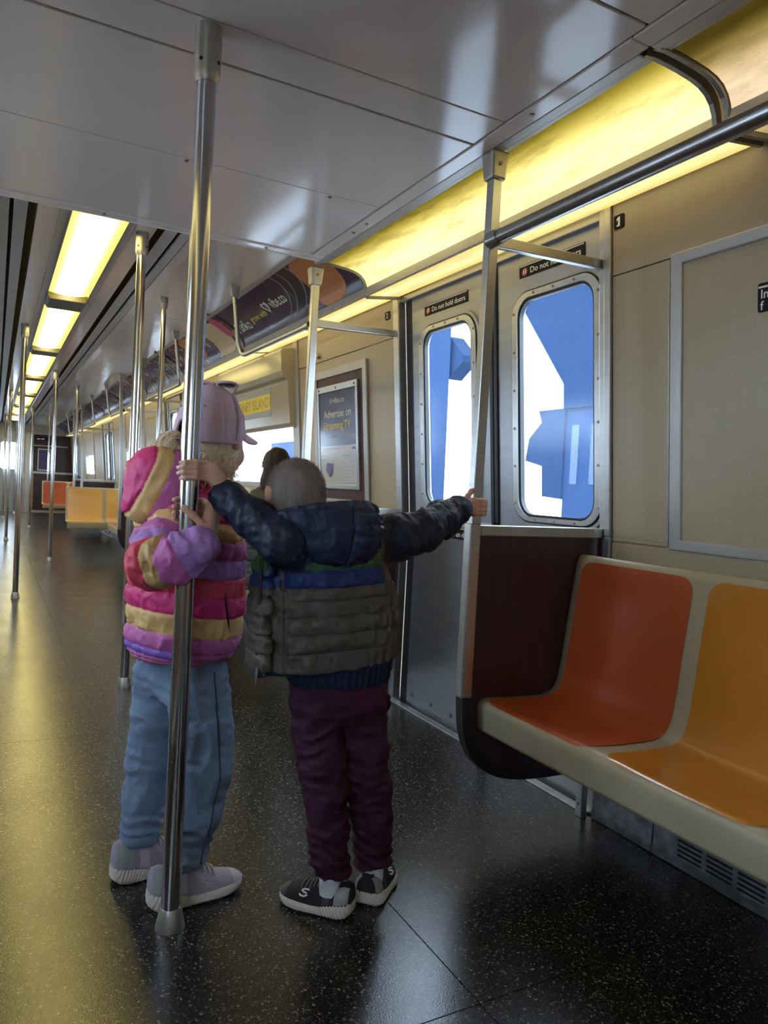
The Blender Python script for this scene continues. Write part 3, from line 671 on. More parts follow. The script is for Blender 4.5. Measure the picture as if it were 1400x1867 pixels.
rings(3.58, 4.02, .05, .97, .10, DARKC, .0012)
rings(3.42, 3.80, .03, .97, .10, ORANGEP, .0018)
for k, (y, w) in enumerate(((4.12, .012), (4.22, .010), (3.98, .014))):
    b = MB(); b.grid([[adpt(y+.22*(s-.5)**2*2+w-s*.3, s, .0015), adpt(y+.22*(s-.5)**2*2-s*.3, s, .0015)] for s in np.linspace(.1, .95, 9)]); b.build('printed_line', GREYP, adthing, fix=False)

# ---- poles
def round_pole(x, y, ztop, lab, z0=0.0, cone=True, tall=0.115, r=.0222, name='grab_pole'):
    t = empty(name, (x, y, z0), lab, 'grab pole', 'round steel grab poles')
    b = MB(); b.tube([(x, y, z0+.012), (x, y, ztop-.03)], r, 24); b.build('pole', CHROME, t, smooth=True)
    b = MB(); b.tube([(x, y, ztop-tall-.012), (x, y, ztop-tall), (x, y, ztop-tall+.012), (x, y, ztop-.004), (x, y, ztop)], [r+.002, r+.0065, r+.0085, r+.0092, r+.0092], 24); c = b.build('top_collar', CASTING, t, smooth=True)
    for a in (-2.3, -.9):
        b = MB(); b.tube([(x+math.cos(a)*(r+.006), y+math.sin(a)*(r+.006), ztop-tall+.03), (x+math.cos(a)*(r+.0098), y+math.sin(a)*(r+.0098), ztop-tall+.03)], .0045, 8)
        b.build('set_screw', DARKGAP, c)
    if cone:
        b = MB(); b.tube([(x, y, z0), (x, y, z0+.004), (x, y, z0+.045), (x, y, z0+.050)], [r+.0125, r+.0125, r+.004, r+.001], 24); b.build('floor_collar', CASTING, t, smooth=True)
    return t
MAINPOLE = round_pole(.403, 1.733, 2.11, 'big polished steel pole in front, gripped by both standing persons')
for x, y, lab in ((.613, 3.862, 'steel pole just left of the striped pink jacket, its foot behind the jeans'), (.183, 6.848, 'leftmost tall steel pole with its foot on the aisle floor'),
                  (.613, 9.645, 'steel pole standing in front of the far orange seat'), (.18, 12.52, 'thin far steel pole by the left picture edge'), (.60, 15.384, 'thin far steel pole, second from the left edge'),
                  (.18, 18.4, 'very distant left pole before the end door'), (.45, 20.4, 'most distant pole beside the end door')):
    round_pole(x, y, 2.30, lab)
# ---- draught screens with square posts
def chaikin(P, n):
    for _ in range(n):
        Q = [P[0]]
        for a, c in zip(P[:-1], P[1:]): Q += [(a[0]*.75+c[0]*.25, a[1]*.75+c[1]*.25), (a[0]*.25+c[0]*.75, a[1]*.25+c[1]*.75)]
        P = Q+[P[-1]]
    return P
def windscreen(yc, post_side, lab, full=True):
    t = empty('windscreen', (1.30, yc, .15), lab, 'windscreen', 'wooden windscreens beside the doors')
    out = [(1.300, .97), (1.296, .42), (1.305, .34), (1.33, .275), (1.375, .222), (1.44, .185), (1.52, .166), (1.62, .158), (1.72, .157), (1.838, .157), (1.838, .95), (1.838, .97)]
    out = chaikin(out[1:9], 2)+[(1.838, .157), (1.838, .97), (1.300, .97)]
    b = MB(); b.prism(out, [], lambda u, v: (u, yc-.011, v), lambda u, v: (u, yc+.011, v)); b.build('panel', WOOD, t)
    hx = 0.0 if yc < 3.5 else -.046
    # rubber edge round the foot
    path = [(1.290, .46), (1.289, .42), (1.297, .335), (1.322, .266), (1.368, .212), (1.436, .174), (1.52, .155), (1.62, .147), (1.72, .146), (1.838, .146)]
    inn = [(x+.030*min(1, (i+1)/2) if i < 5 else x, z+(.0 if i < 2 else .022)) for i, (x, z) in enumerate(path)]
    path = chaikin(path, 2); inn = chaikin(inn, 2)
    b = MB(); b.prism(path+inn[::-1], [], lambda u, v: (u, yc-.018, v), lambda u, v: (u, yc+.018, v)); b.build('rubber_edge', RUBBER, t, bevel=.003)
    b = MB(); b.box((1.325, yc-.018, .942), (1.838, yc+.018, .976)); b.build('top_rail', STEELH, t, bevel=.004)
    b = MB(); b.box((1.284, yc-.019, .44), (1.324, yc+.019, .978)); b.build('lower_post', STEEL, t, bevel=.005)
    b = MB(); b.hexa([(1.290, yc-.016, .978), (1.324, yc-.016, .978), (1.324, yc+.016, .978), (1.290, yc+.016, .978), (1.297+hx, yc-.016, 2.05), (1.331+hx, yc-.016, 2.05), (1.331+hx, yc+.016, 2.05), (1.297+hx, yc+.016, 2.05)]); b.build('square_post', STEEL, t, bevel=.003)
    zt = 2.108 if yc < 3.0 else (2.104 if yc < 3.5 else 2.245)
    if yc > 3.5:
        b = MB(); b.box((1.297+hx, yc-.016, 2.05), (1.331+hx, yc+.016, zt)); b.build('post_extension', STEEL, t)
    b = MB(); b.hexa([(x_+hx, yc+y_, z_) for x_, y_, z_ in ((1.287, -.024, zt-.085), (1.339, -.024, zt-.085), (1.339, .024, zt-.085), (1.287, .024, zt-.085), (1.279, -.031, zt), (1.346, -.031, zt), (1.346, .031, zt), (1.279, .031, zt))]); bk = b.build('ceiling_bracket', CASTING, t, bevel=.008)
    b = MB(); b.tube([(1.313+hx, yc-.031, zt-.04), (1.313+hx, yc-.024, zt-.04)], .006, 8); b.build('bracket_screw', SCREWM, bk)
    b = MB(); b.hexa([(1.328, yc-.012, 1.826), (1.776, yc-.012, 1.842), (1.776, yc+.012, 1.842), (1.328, yc+.012, 1.826), (1.328, yc-.012, 1.862), (1.776, yc-.012, 1.872), (1.776, yc+.012, 1.872), (1.328, yc+.012, 1.862)]); b.build('wall_arm', STEELH, t, bevel=.003)
    return t
windscreen(1.86, 0, 'dark wood windscreen with steel post next to the orange seat')
w_ = windscreen(3.275, 0, 'wooden windscreen on the far side of the doors, behind the navy and olive jacket')
b = MB(); b.box((1.790, 3.258, .40), (1.834, 3.266, .52)); b.build('metal_plate', SCREWM, w_, bevel=.003)
windscreen(1.86+PITCH, 0, 'wooden windscreen partly hidden behind the pole left of the pink jacket')
windscreen(3.275+PITCH, 0, 'far wooden windscreen beside the pale amber seats')
windscreen(1.86+2*PITCH, 0, 'distant wooden windscreen past the pale seats')
windscreen(3.275+2*PITCH, 0, 'distant wooden windscreen before the orange seats')
# ---- handrails under the cove
def bezier(a, c1, c2, d, n=8):
    return [tuple(((1-t)**3*a[i]+3*(1-t)**2*t*c1[i]+3*(1-t)*t*t*c2[i]+t**3*d[i]) for i in range(3)) for t in np.linspace(0, 1, n)]
def handrail(ypost, yend, lab, drop=True, r=.0165):
    t = empty('handrail', (1.29, ypost, 1.84), lab, 'handrail', 'steel handrails below the cove')
    sg = 1 if yend > ypost else -1; RX = 1.306 if drop else 1.298
    if drop: pts = [(RX, ypost, 1.838), (RX, yend-sg*.10, 1.838)]+bezier((RX, yend-sg*.10, 1.838), (RX-.002, yend-sg*.02, 1.838), (RX-.006, yend, 1.86), (1.28, yend, 1.92))[1:]+[(1.245, yend, 2.21)]
    else: pts = [(RX, ypost, 1.838), (RX, yend, 1.838)]
    b = MB(); b.tube(pts, r if not drop else .0145, 16); b.build('rail', STEELH if drop else RAILM, t, smooth=True)
    b = MB(); b.tube([(RX, ypost, 1.838), (RX, ypost+sg*.05, 1.838)], r+.004, 16); b.build('post_socket', STEELH if drop else RAILM, t, smooth=True)
    if drop:
        b = MB(); b.hexa([(1.226, yend-.022, 2.185), (1.268, yend-.022, 2.185), (1.268, yend+.022, 2.185), (1.226, yend+.022, 2.185), (1.205, yend-.034, 2.268), (1.270, yend-.034, 2.262), (1.270, yend+.034, 2.262), (1.205, yend+.034, 2.268)]); b.build('hanger_bracket', CASTING, t, bevel=.006)
RAILM = mat('dark polished handrail', (.46, .46, .47), .26, 1.0, var=.2, vscale=4, stretch=(8, 1, 8))
handrail(1.842, -1.2, 'thick dark handrail running from the near post to the upper right', False, .021)
handrail(3.2935, 4.40, 'handrail under the lettered card with its end bent up')
handrail(1.842+PITCH, 6.03, 'handrail bent up to the ceiling beside the pale shape card')
handrail(3.2935+PITCH, 4.40+PITCH, 'far handrail past the second doors'); handrail(1.842+2*PITCH, 6.03+PITCH, 'distant handrail over the pale amber seats')
handrail(3.2935+2*PITCH, 4.40+2*PITCH, 'most distant handrail over the far orange seat')
# ---- seats
SPF = [(1.356, .338), (1.351, .36), (1.346, .405), (1.346, .422), (1.352, .433), (1.366, .438), (1.40, .436), (1.47, .431), (1.55, .428), (1.605, .428), (1.635, .436), (1.656, .456), (1.668, .49), (1.678, .55), (1.692, .66), (1.708, .77), (1.722, .862), (1.727, .882), (1.736, .892), (1.752, .890), (1.758, .872)]
def smoothprof(P, n):
    L = [0]
    for a, c in zip(P[:-1], P[1:]): L.append(L[-1]+math.hypot(c[0]-a[0], c[1]-a[1]))
    q = np.linspace(0, L[-1], n); x = np.interp(q, L, [p[0] for p in P]); z = np.interp(q, L, [p[1] for p in P])
    for _ in range(2):
        x[1:-1] = (x[:-2]+2*x[1:-1]+x[2:])/4; z[1:-1] = (z[:-2]+2*z[1:-1]+z[2:])/4
    return x, z, q
PXs, PZs, PQ = smoothprof(SPF, 90)
tx = np.gradient(PXs); tz = np.gradient(PZs); tl = np.hypot(tx, tz); NX, NZ = -tz/tl, tx/tl    # normal to the sitter's side
def seat_bench(edges, cols, mp, lab, group=None, loc=(0, 0, 0), nlegs=()):
    t = empty('seat_bench', loc, lab, 'seat bench', group)
    qa, qb = 0.098, PQ[-1]-.062       # coloured zone along the profile
    def S(q, a, off, e0, e1):
        x = np.interp(q, PQ, PXs); z = np.interp(q, PQ, PZs); nx = np.interp(q, PQ, NX); nz = np.interp(q, PQ, NZ)
        w = (a-e0)/(e1-e0); sc = 0.0
        if qa < q < qb: sc = -.016*max(0, 1-((2*w-1)/.90)**2)*min(1, (q-qa)/.10, (qb-q)/.10)
        return mp(a, x+nx*(off+sc), z+nz*(off+sc))
    b = MB()
    A = []
    for e0, e1 in zip(edges[:-1], edges[1:]): A += [(e0+(e1-e0)*k/12, e0, e1) for k in range(12)]
    A.append((edges[-1]-1e-5, edges[-2], edges[-1]))
    b.grid([[S(q, a, 0, e0, e1) for a, e0, e1 in A] for q in PQ])
    o = b.build('seat_shell', BEIGEF, t, smooth=True); sd = o.modifiers.new('solid', 'SOLIDIFY'); sd.thickness = .014; sd.offset = -1
    for (e0, e1), c in zip(zip(edges[:-1], edges[1:]), cols):
        ea, eb = min(e0, e1), max(e0, e1); r = .045; b = MB(); rows = []
        qs = np.concatenate([np.linspace(qa, qa+r, 9)[:-1], np.linspace(qa+r, qb-r, 34), np.linspace(qb-r, qb, 9)[1:]])
        for q in qs:
            d = min(q-qa, qb-q); ins = .026+(0 if d >= r else r-math.sqrt(max(0, r*r-(r-d)**2)))
            rows.append([S(q, ea+ins+(eb-ea-2*ins)*k/12, .0016, ea, eb) for k in range(13)])
        b.grid(rows); b.build('seat_insert', c, t, smooth=True, label={'orange red seat plastic': 'orange red moulded seat', 'amber seat plastic': 'amber moulded seat', 'pale amber seat plastic': 'pale amber moulded seat'}[c.name])
    for a in nlegs:
        b = MB(); p = [mp(a-.015, 1.775, 0), mp(a+.015, 1.775, 0), mp(a+.015, 1.80, 0), mp(a-.015, 1.80, 0)]; b.hexa(p+[(x, y, .42) for x, y, z in p]); lg = b.build('leg', STEEL, t, bevel=.003)
        b = MB(); q = mp(a, 1.773, .045); q2 = mp(a, 1.7752, .045); b.tube([q, q2], .006, 8); b.build('leg_bolt', SCREWM, lg)
        b = MB(); p = [mp(a-.012, 1.38, .385), mp(a+.012, 1.38, .385), mp(a+.012, 1.80, .36), mp(a-.012, 1.80, .36)]; b.hexa(p+[(x, y, .41) for x, y, z in p]); b.build('arm_bracket', STEEL, t)
    return t
LONG = lambda a, x, z: (x, a, z)
seat_bench([1.843, 1.352, .872, .392, -.088, -.568], [ORSEAT, YLSEAT, YLSEAT, ORSEAT, YLSEAT], LONG, 'near moulded bench with an orange red seat beside amber seats', loc=(1.5, .6, 0), nlegs=(1.825, .2))
seat_bench([3.31, 3.75, 4.19, 4.62], [ORSEAT, YLSEAT, ORSEAT], LONG, 'bench along the wall under the seated dark haired person', loc=(1.5, 3.9, 0), nlegs=(3.35, 4.5))
seat_bench([5.85, 6.29, 6.73, 7.17, 7.57], [YLSEAT, ORSEAT, YLSEAT, ORSEAT], LONG, 'bench along the wall hidden past the seated dark haired person', loc=(1.5, 6.7, 0), nlegs=(6.0, 7.4))
seat_bench([9.07, 9.5, 9.93, 10.33], [ORSEAT, YLSEAT, ORSEAT], LONG, 'far bench end with an orange seat before the pale pair', loc=(1.5, 9.7, 0), nlegs=(9.1, 10.2))
seat_bench([14.82, 15.25, 15.68, 16.1], [ORSEAT, YLSEAT, ORSEAT], LONG, 'most distant bench along the right wall', loc=(1.5, 15.4, 0))
def pair(yfront, cols, lab, side=1):
    seat_bench([.865, 1.36, 1.79], cols, lambda a, x, z: (a, yfront+(x-1.346), z), lab, 'seat pairs facing the camera', loc=(1.3, yfront, 0))
    round_pole(.965, yfront+.37, 2.295, {4.72: 'thin steel pole rising from a hidden seat back, left of the big front pole', 10.5: 'steel pole rising from the pale amber seat corner', 16.25: 'steel pole rising from the far orange seat corner'}[yfront], z0=.885, cone=False, r=.0165, tall=.08)
    b = MB(); 
pair(4.72, [YLSEAT, YLSEAT], 'amber seat pair facing the camera, hidden behind the two standing persons')
pair(10.5, [PALESEAT, PALESEAT], 'pale amber seat pair facing the camera down the car')
pair(16.25, [ORSEAT, ORSEAT], 'orange red seat pair facing the camera at the far end')

# ---- wooden cabinet with the framed poster
t = empty('wall_cabinet', (1.80, 3.97, .97), 'dark wood cabinet door with steel frame behind the poster', 'cabinet')
wx = lambda z, o: wallX(z)-o
b = MB(); b.prism([(3.600, .972), (4.345, .972), (4.345, 1.778), (3.600, 1.778)], [[(3.648, 1.0), (4.30, 1.0), (4.30, 1.73), (3.648, 1.73)]], lambda u, v: (wx(v, .016), u, v), lambda u, v: (wx(v, -.004), u, v)); b.build('cabinet_frame', ALUM, t, bevel=.003)
b = MB(); lean_box(b, 3.645, 4.303, .998, 1.733, -.006, .0, 1); b.build('wood_panel', mat('lit reddish woodgrain', (.105, .045, .042), .45, var=.5, vscale=9, stretch=(3, 3, .22), spec=.25), t)  # lighter copy of the dark woodgrain, light falling on it put into the colour
b = MB(); b.tube([(wx(z, .017), 3.593, z) for z in (.98, 1.4, 1.77)], .005, 8); b.build('hinge', CASTING, t)
b = MB(); lean_box(b, 4.282, 4.30, 1.555, 1.60, -.014, -.005, 1); b.build('latch', STEEL, t)
t = empty('framed_poster', (1.80, 3.99, 1.07), 'violet and white poster in a steel frame on the dark wood cabinet', 'poster')
b = MB(); b.prism([(3.703, 1.060), (4.277, 1.060), (4.277, 1.678), (3.703, 1.678)], [[(3.728, 1.085), (4.254, 1.085), (4.254, 1.640), (3.728, 1.640)]], lambda u, v: (wx(v, .022), u, v), lambda u, v: (wx(v, .006), u, v)); b.build('poster_frame', STEEL, t, bevel=.002)
b = MB()
for u in (3.74, 3.99, 4.24): b.tube([(wx(1.659, .024), u, 1.659), (wx(1.659, .021), u, 1.659)], .006, 8)
b.build('frame_screw', DARKGAP, t)
b = MB(); lean_box(b, 3.726, 4.256, 1.083, 1.318, -.014, -.007, 1); b.build('poster_paper', PAPER, t)
b = MB(); lean_box(b, 3.726, 4.256, 1.318, 1.642, -.014, -.007, 1); b.build('poster_print', PURP, t, label='violet upper part of the poster')
pm = lambda s, yl, z, h, m, w=None: text_mesh('lettering', s, lambda u, v, n: (wx(z+v, .0150), yl-u, z+v), m, t, size=h*1.39, width=w)
heart(lambda u, v: (wx(1.586+v, .0150), 4.083-u, 1.586+v), .021, WHITEP, t); pm('vibe.co', 4.055, 1.571, .034, WHITEP, .165)
pm('Advertise on', 4.19, 1.487, .046, WHITEP, .39); pm('Streaming TV', 4.195, 1.418, .046, YELP, .385)
b = MB()
for yl, w in ((4.16, .09), (4.0, .11), (3.86, .10)): b.box((wx(1.372, .0152), yl-w, 1.368), (wx(1.372, .0148), yl, 1.376))
b.build('small_print', GREYP, t)
b = MB()
for yl, w, z, h in ((4.22, .26, 1.296, .008), (4.22, .12, 1.284, .004), (4.235, .07, 1.26, .004), (4.235, .05, 1.232, .004), (3.93, .10, 1.255, .004), (3.92, .04, 1.205, .004), (4.24, .05, 1.095, .004), (3.9, .14, 1.095, .004)):
    b.box((wx(z, .0152), yl-w, z), (wx(z, .0148), yl, z+h))
for i in range(4):
    for j in range(3): b.box((wx(1.19-i*.02, .0152), 3.93-j*.06-.03, 1.19-i*.02), (wx(1.19-i*.02, .0148), 3.93-j*.06, 1.193-i*.02))
b.build('small_print', GREYP, t)
b = MB(); lean_box(b, 3.75, 3.80, 1.292, 1.306, -.0150, -.0148, 1); b.build('blue_tag', MAPP, t)
usa = [(0, .62), (.06, .9), (.12, .98), (.5, .95), (.62, .85), (.74, .88), (.84, .80), (.93, .95), (1.0, .92), (.92, .72), (.88, .55), (.84, .42), (.78, .32), (.84, .08), (.80, .05), (.74, .25), (.62, .24), (.55, .16), (.47, .02), (.40, .14), (.30, .20), (.16, .30), (.06, .38)]
b = MB(); tri = tessellate_polygon([[Vector((u, v, 0)) for u, v in usa]]); b.add([(wx(1.20, .0152), 4.17-u*.115, 1.125+v*.10) for u, v in usa], [tuple(q) for q in tri]); b.build('printed_map', MAPP, t, fix=False)
b = MB(); lean_box(b, 3.728, 4.254, 1.085, 1.640, -.0185, -.0175, 1); b.build('clear_cover', COVER, t)

# ---- hinged panel on the near wall with a black plate
t = empty('access_panel', (1.80, .9, .93), 'large framed sand coloured wall panel above the near bench', 'wall panel')
b = MB(); b.prism([(.15, .930), (1.568, .930), (1.568, 1.816), (.15, 1.816)], [[(.19, .964), (1.525, .964), (1.525, 1.780), (.19, 1.780)]], lambda u, v: (wx(v, .010), u, v), lambda u, v: (wx(v, -.004), u, v)); b.build('panel_frame', ALUM, t, bevel=.004)
b = MB(); lean_box(b, .188, 1.527, .962, 1.782, -.0035, .0, 1); b.build('panel_sheet', WALLM, t)
b = MB(); b.tube([(wx(z, .006), 1.5735, z) for z in (.94, 1.35, 1.80)], .0035, 8); b.build('hinge', CASTING, t)
b = MB(); b.prism(rrect(1.02, 1.284, 1.592, 1.668, .006, 3), [], lambda u, v: (wx(v, .005), u, v), lambda u, v: (wx(v, .003), u, v)); p = b.build('notice_plate', BLACKP, t, label='black notice plate with white letters')
b = MB(); lean_box(b, 1.024, 1.282, 1.655, 1.660, -.0056, -.005, 1); b.build('rule', WHITEP, p)
text_mesh('lettering', 'In', lambda u, v, n: (wx(1.628+v, .0056), 1.274-u, 1.628+v), WHITEP, p, size=.033)
text_mesh('lettering', 'f', lambda u, v, n: (wx(1.598+v, .0056), 1.276-u, 1.598+v), WHITEP, p, size=.033)

# ---- roll sign box over the next window
t = empty('roll_sign_box', (1.78, 5.47, 1.46), 'sand coloured roll sign box over the window with yellow band', 'roll sign')
prof = [(-.004, 1.455), (.030, 1.462), (.052, 1.485), (.056, 1.76), (.060, 1.775), (.085, 1.79), (.098, 1.83), (.098, 1.96), (.085, 1.985), (-.004, 1.99)]
COVERM = mat('glossy sand cover', (.46, .39, .27), .16, spec=.7, var=.08)
b = MB(); b.prism(prof, [], lambda o, z: (wx(z, o), 4.69, z), lambda o, z: (wx(z, o), 6.24, z)); b.build('cover', COVERM, t, bevel=.004)
b = MB(); b.prism(rrect(5.05, 5.90, 1.560, 1.745, .01, 3), [], lambda u, v: (wx(v, .0565), u, v), lambda u, v: (wx(v, .054), u, v)); b.build('sign_window', GREYP, t)
b = MB(); lean_box(b, 5.055, 5.895, 1.600, 1.715, -.0580, -.0565, 1); b.build('sign_cloth', YBAND, t)
text_mesh('lettering', 'CONEY ISLAND', lambda u, v, n: (wx(1.622+v, .0585), 5.885-u, 1.622+v), YINK, t, size=.103, width=.81)
# ---- things outside the windows
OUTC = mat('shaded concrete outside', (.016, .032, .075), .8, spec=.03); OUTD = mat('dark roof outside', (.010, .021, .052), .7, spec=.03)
b = MB(); b.box((-60, -50, -1.3), (60, 80, -1.2)); b.build('ground', mat('pale platform concrete', (.50, .50, .50), .8, var=.2, vscale=.5), kind='structure')
t = empty('station_house', (6.5, 5.5, -1.2), 'shaded blue station house with sloping roof outside the right door window', 'building')
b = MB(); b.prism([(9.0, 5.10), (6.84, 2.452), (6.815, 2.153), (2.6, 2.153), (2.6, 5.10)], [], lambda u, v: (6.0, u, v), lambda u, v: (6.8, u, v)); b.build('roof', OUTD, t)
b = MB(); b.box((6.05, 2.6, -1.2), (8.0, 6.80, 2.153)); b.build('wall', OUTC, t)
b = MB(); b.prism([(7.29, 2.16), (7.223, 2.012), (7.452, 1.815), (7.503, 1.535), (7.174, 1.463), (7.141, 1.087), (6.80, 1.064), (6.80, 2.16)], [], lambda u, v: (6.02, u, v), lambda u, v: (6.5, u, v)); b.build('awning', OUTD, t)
for y in (6.30, 6.62): 
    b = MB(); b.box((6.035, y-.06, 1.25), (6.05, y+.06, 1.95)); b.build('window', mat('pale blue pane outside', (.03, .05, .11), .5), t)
t = empty('station_pillar', (6.2, 9.9, -1.2), 'hazy blue pillar with a short arm outside the left door window', 'pillar')
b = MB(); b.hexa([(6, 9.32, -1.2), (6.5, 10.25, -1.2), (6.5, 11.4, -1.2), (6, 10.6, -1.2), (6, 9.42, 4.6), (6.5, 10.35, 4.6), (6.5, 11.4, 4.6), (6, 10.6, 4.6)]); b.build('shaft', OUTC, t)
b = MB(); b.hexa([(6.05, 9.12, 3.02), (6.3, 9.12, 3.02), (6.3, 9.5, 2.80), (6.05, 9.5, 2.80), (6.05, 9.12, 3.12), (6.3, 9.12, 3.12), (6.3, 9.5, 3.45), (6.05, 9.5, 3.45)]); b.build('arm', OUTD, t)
b = MB(); b.tube([(9.5, -20, .2), (9.5, 60, .2)], .06, 8); b.tube([(9.5, -20, -.3), (9.5, 60, -.3)], .06, 8)
tt = empty('guard_rail', (9.5, 10, -1.2), 'pale guard rail beyond the platform seen low in the door windows', 'railing')
for y in np.arange(-4, 30, 2.0): b.tube([(9.5, y, -1.2), (9.5, y, .2)], .05, 8)
b.build('rail_frame', OUTC, tt)
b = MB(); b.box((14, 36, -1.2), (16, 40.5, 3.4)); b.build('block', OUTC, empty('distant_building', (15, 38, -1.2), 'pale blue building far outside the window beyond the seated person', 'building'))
# ================================================================== PEOPLE: smooth-union volumes meshed with surface nets
class Field:
    def __init__(s, lo, hi, h):
        s.h = h; s.lo = np.array(lo, float); n = np.ceil((np.array(hi)-s.lo)/h).astype(int)+1
        s.ax = [s.lo[i]+h*np.arange(n[i]) for i in range(3)]; s.D = np.full(n, 0.06, np.float32)
    def sl(s, lo, hi):
        r = []
        for i in range(3):
            a = int(max(0, math.floor((lo[i]-s.lo[i])/s.h))); b = int(min(len(s.ax[i]), math.ceil((hi[i]-s.lo[i])/s.h)+1)); r.append(slice(a, max(a, b)))
        return tuple(r)
    def xyz(s, q): return (s.ax[0][q[0]][:, None, None], s.ax[1][q[1]][None, :, None], s.ax[2][q[2]][None, None, :])
    @staticmethod
    def smin(a, b, k):
        if k <= 0: return np.minimum(a, b)
        h = np.maximum(k-np.abs(a-b), 0)/k; return np.minimum(a, b)-h*h*k*.25
    def put(s, q, d, k, sub=False):
        if s.D[q].size == 0: return s
        s.D[q] = -s.smin(-s.D[q], d, k) if sub else s.smin(s.D[q], d, k); return s
    def cap(s, a, b, ra, rb=None, k=.01, sub=False):
        rb = ra if rb is None else rb; a = np.array(a, float); b = np.array(b, float); m = max(ra, rb)+k+.03
        q = s.sl(np.minimum(a, b)-m, np.maximum(a, b)+m); x, y, z = s.xyz(q); ab = b-a; l2 = max(ab@ab, 1e-9)
        t = np.clip(((x-a[0])*ab[0]+(y-a[1])*ab[1]+(z-a[2])*ab[2])/l2, 0, 1)
        d = np.sqrt((x-a[0]-t*ab[0])**2+(y-a[1]-t*ab[1])**2+(z-a[2]-t*ab[2])**2)-(ra+(rb-ra)*t)
        return s.put(q, d, k, sub)
    def chain(s, pts, rs, k=.01):
        for i in range(len(pts)-1): s.cap(pts[i], pts[i+1], rs[i], rs[i+1], k)
        return s
    def ell(s, c, r, k=.01, az=0.0, tilt=0.0, sub=False):
        """az: turn about Z (local x towards (sin az, cos az) is 'front' = local y); tilt about local x"""
        c = np.array(c, float); m = max(r)+k+.03; q = s.sl(c-m, c+m); x, y, z = s.xyz(q); x = x-c[0]; y = y-c[1]; z = z-c[2]
        ca, sa = math.cos(az), math.sin(az); u = x*ca-y*sa; v = x*sa+y*ca; w = z+0*u; u = u+0*w; v = v+0*w
        ct, st = math.cos(tilt), math.sin(tilt); v, w = v*ct+w*st, -v*st+w*ct
        k0 = np.sqrt((u/r[0])**2+(v/r[1])**2+(w/r[2])**2); k1 = np.sqrt((u/r[0]**2)**2+(v/r[1]**2)**2+(w/r[2]**2)**2)+1e-9
        return s.put(q, k0*(k0-1)/k1, k, sub)
    def column(s, prof, az=0.0, k=.01, n=2.3):
        """stack of superellipses: rows (z, cx, cy, ru, rv)"""
        P = np.array(prof, float); P = P[np.argsort(P[:, 0])]; x, y, z = s.xyz((slice(None),)*3); zz = s.ax[2]
        f = [np.interp(zz, P[:, 0], P[:, i])[None, None, :] for i in range(1, 5)]
        ca, sa = math.cos(az), math.sin(az); dx = x-f[0]; dy = y-f[1]; u = dx*ca-dy*sa; v = dx*sa+dy*ca
        rho = (np.abs(u/f[2])**n+np.abs(v/f[3])**n)**(1/n); d = (rho-1)*np.minimum(f[2], f[3])
        d = np.maximum(d, np.maximum(P[0, 0]-z, z-P[-1, 0])); s.D = s.smin(s.D, d.astype(np.float32), k); return s
    def cut(s, p, nrm):
        x, y, z = s.xyz((slice(None),)*3); s.D = np.maximum(s.D, ((x-p[0])*nrm[0]+(y-p[1])*nrm[1]+(z-p[2])*nrm[2]).astype(np.float32)); return s
    def disp(s, fn, w=.03):
        I = np.argwhere(np.abs(s.D) < w); P = np.stack([s.ax[i][I[:, i]] for i in range(3)], 1)
        s.D[I[:, 0], I[:, 1], I[:, 2]] += fn(P).astype(np.float32); return s
    def mesh(s, smooth=1):
        D = s.D; n = D.shape; S = D < 0
        C = np.zeros([k-1 for k in n], np.int8)
        for i in (0, 1):
            for j in (0, 1):
                for k in (0, 1): C += S[i:n[0]-1+i, j:n[1]-1+j, k:n[2]-1+k]
        act = (C > 0) & (C < 8); cells = np.argwhere(act); idx = np.full(act.shape, -1, np.int64); idx[act] = np.arange(len(cells))
        acc = np.zeros((len(cells), 3)); cnt = np.zeros(len(cells))
        cor = [(i, j, k) for i in (0, 1) for j in (0, 1) for k in (0, 1)]
        for a in cor:
            for ax in range(3):
                if a[ax]: continue
                b = list(a); b[ax] = 1
                da = D[cells[:, 0]+a[0], cells[:, 1]+a[1], cells[:, 2]+a[2]]; db = D[cells[:, 0]+b[0], cells[:, 1]+b[1], cells[:, 2]+b[2]]
                mk = (da < 0) != (db < 0); t = np.where(mk, da/np.where(mk, da-db, 1), 0)
                p = np.array(a, float)[None]+np.zeros((len(cells), 3)); p[:, ax] += t; acc += p*mk[:, None]; cnt += mk
        V = s.lo+(cells+acc/cnt[:, None])*s.h
        Fs = []
        for ax in range(3):
            o1, o2 = [(1, 2), (2, 0), (0, 1)][ax]
            sa = [slice(None)]*3; sb = [slice(None)]*3; sa[ax] = slice(0, -1); sb[ax] = slice(1, None)
            ch = np.argwhere(S[tuple(sa)] != S[tuple(sb)]); ch = ch[(ch[:, o1] > 0) & (ch[:, o2] > 0) & (ch[:, o1] < n[o1]-1) & (ch[:, o2] < n[o2]-1)]
            def at(d1, d2):
                e = ch.copy(); e[:, o1] -= d1; e[:, o2] -= d2; return idx[e[:, 0], e[:, 1], e[:, 2]]
            q = np.stack([at(1, 1), at(0, 1), at(0, 0), at(1, 0)], 1)
            fl = S[ch[:, 0], ch[:, 1], ch[:, 2]]; q[~fl] = q[~fl][:, ::-1]; Fs.append(q)
        Fq = np.concatenate(Fs); Fq = Fq[(Fq >= 0).all(1)]
        for _ in range(smooth):   # light relaxation
            A = np.zeros_like(V); N = np.zeros(len(V))
            for i in range(4):
                a, b = Fq[:, i], Fq[:, (i+1) % 4]; np.add.at(A, a, V[b]); np.add.at(N, a, 1); np.add.at(A, b, V[a]); np.add.at(N, b, 1)
            ok = N > 0; V[ok] = .5*V[ok]+.5*A[ok]/N[ok][:, None]
        return V, Fq

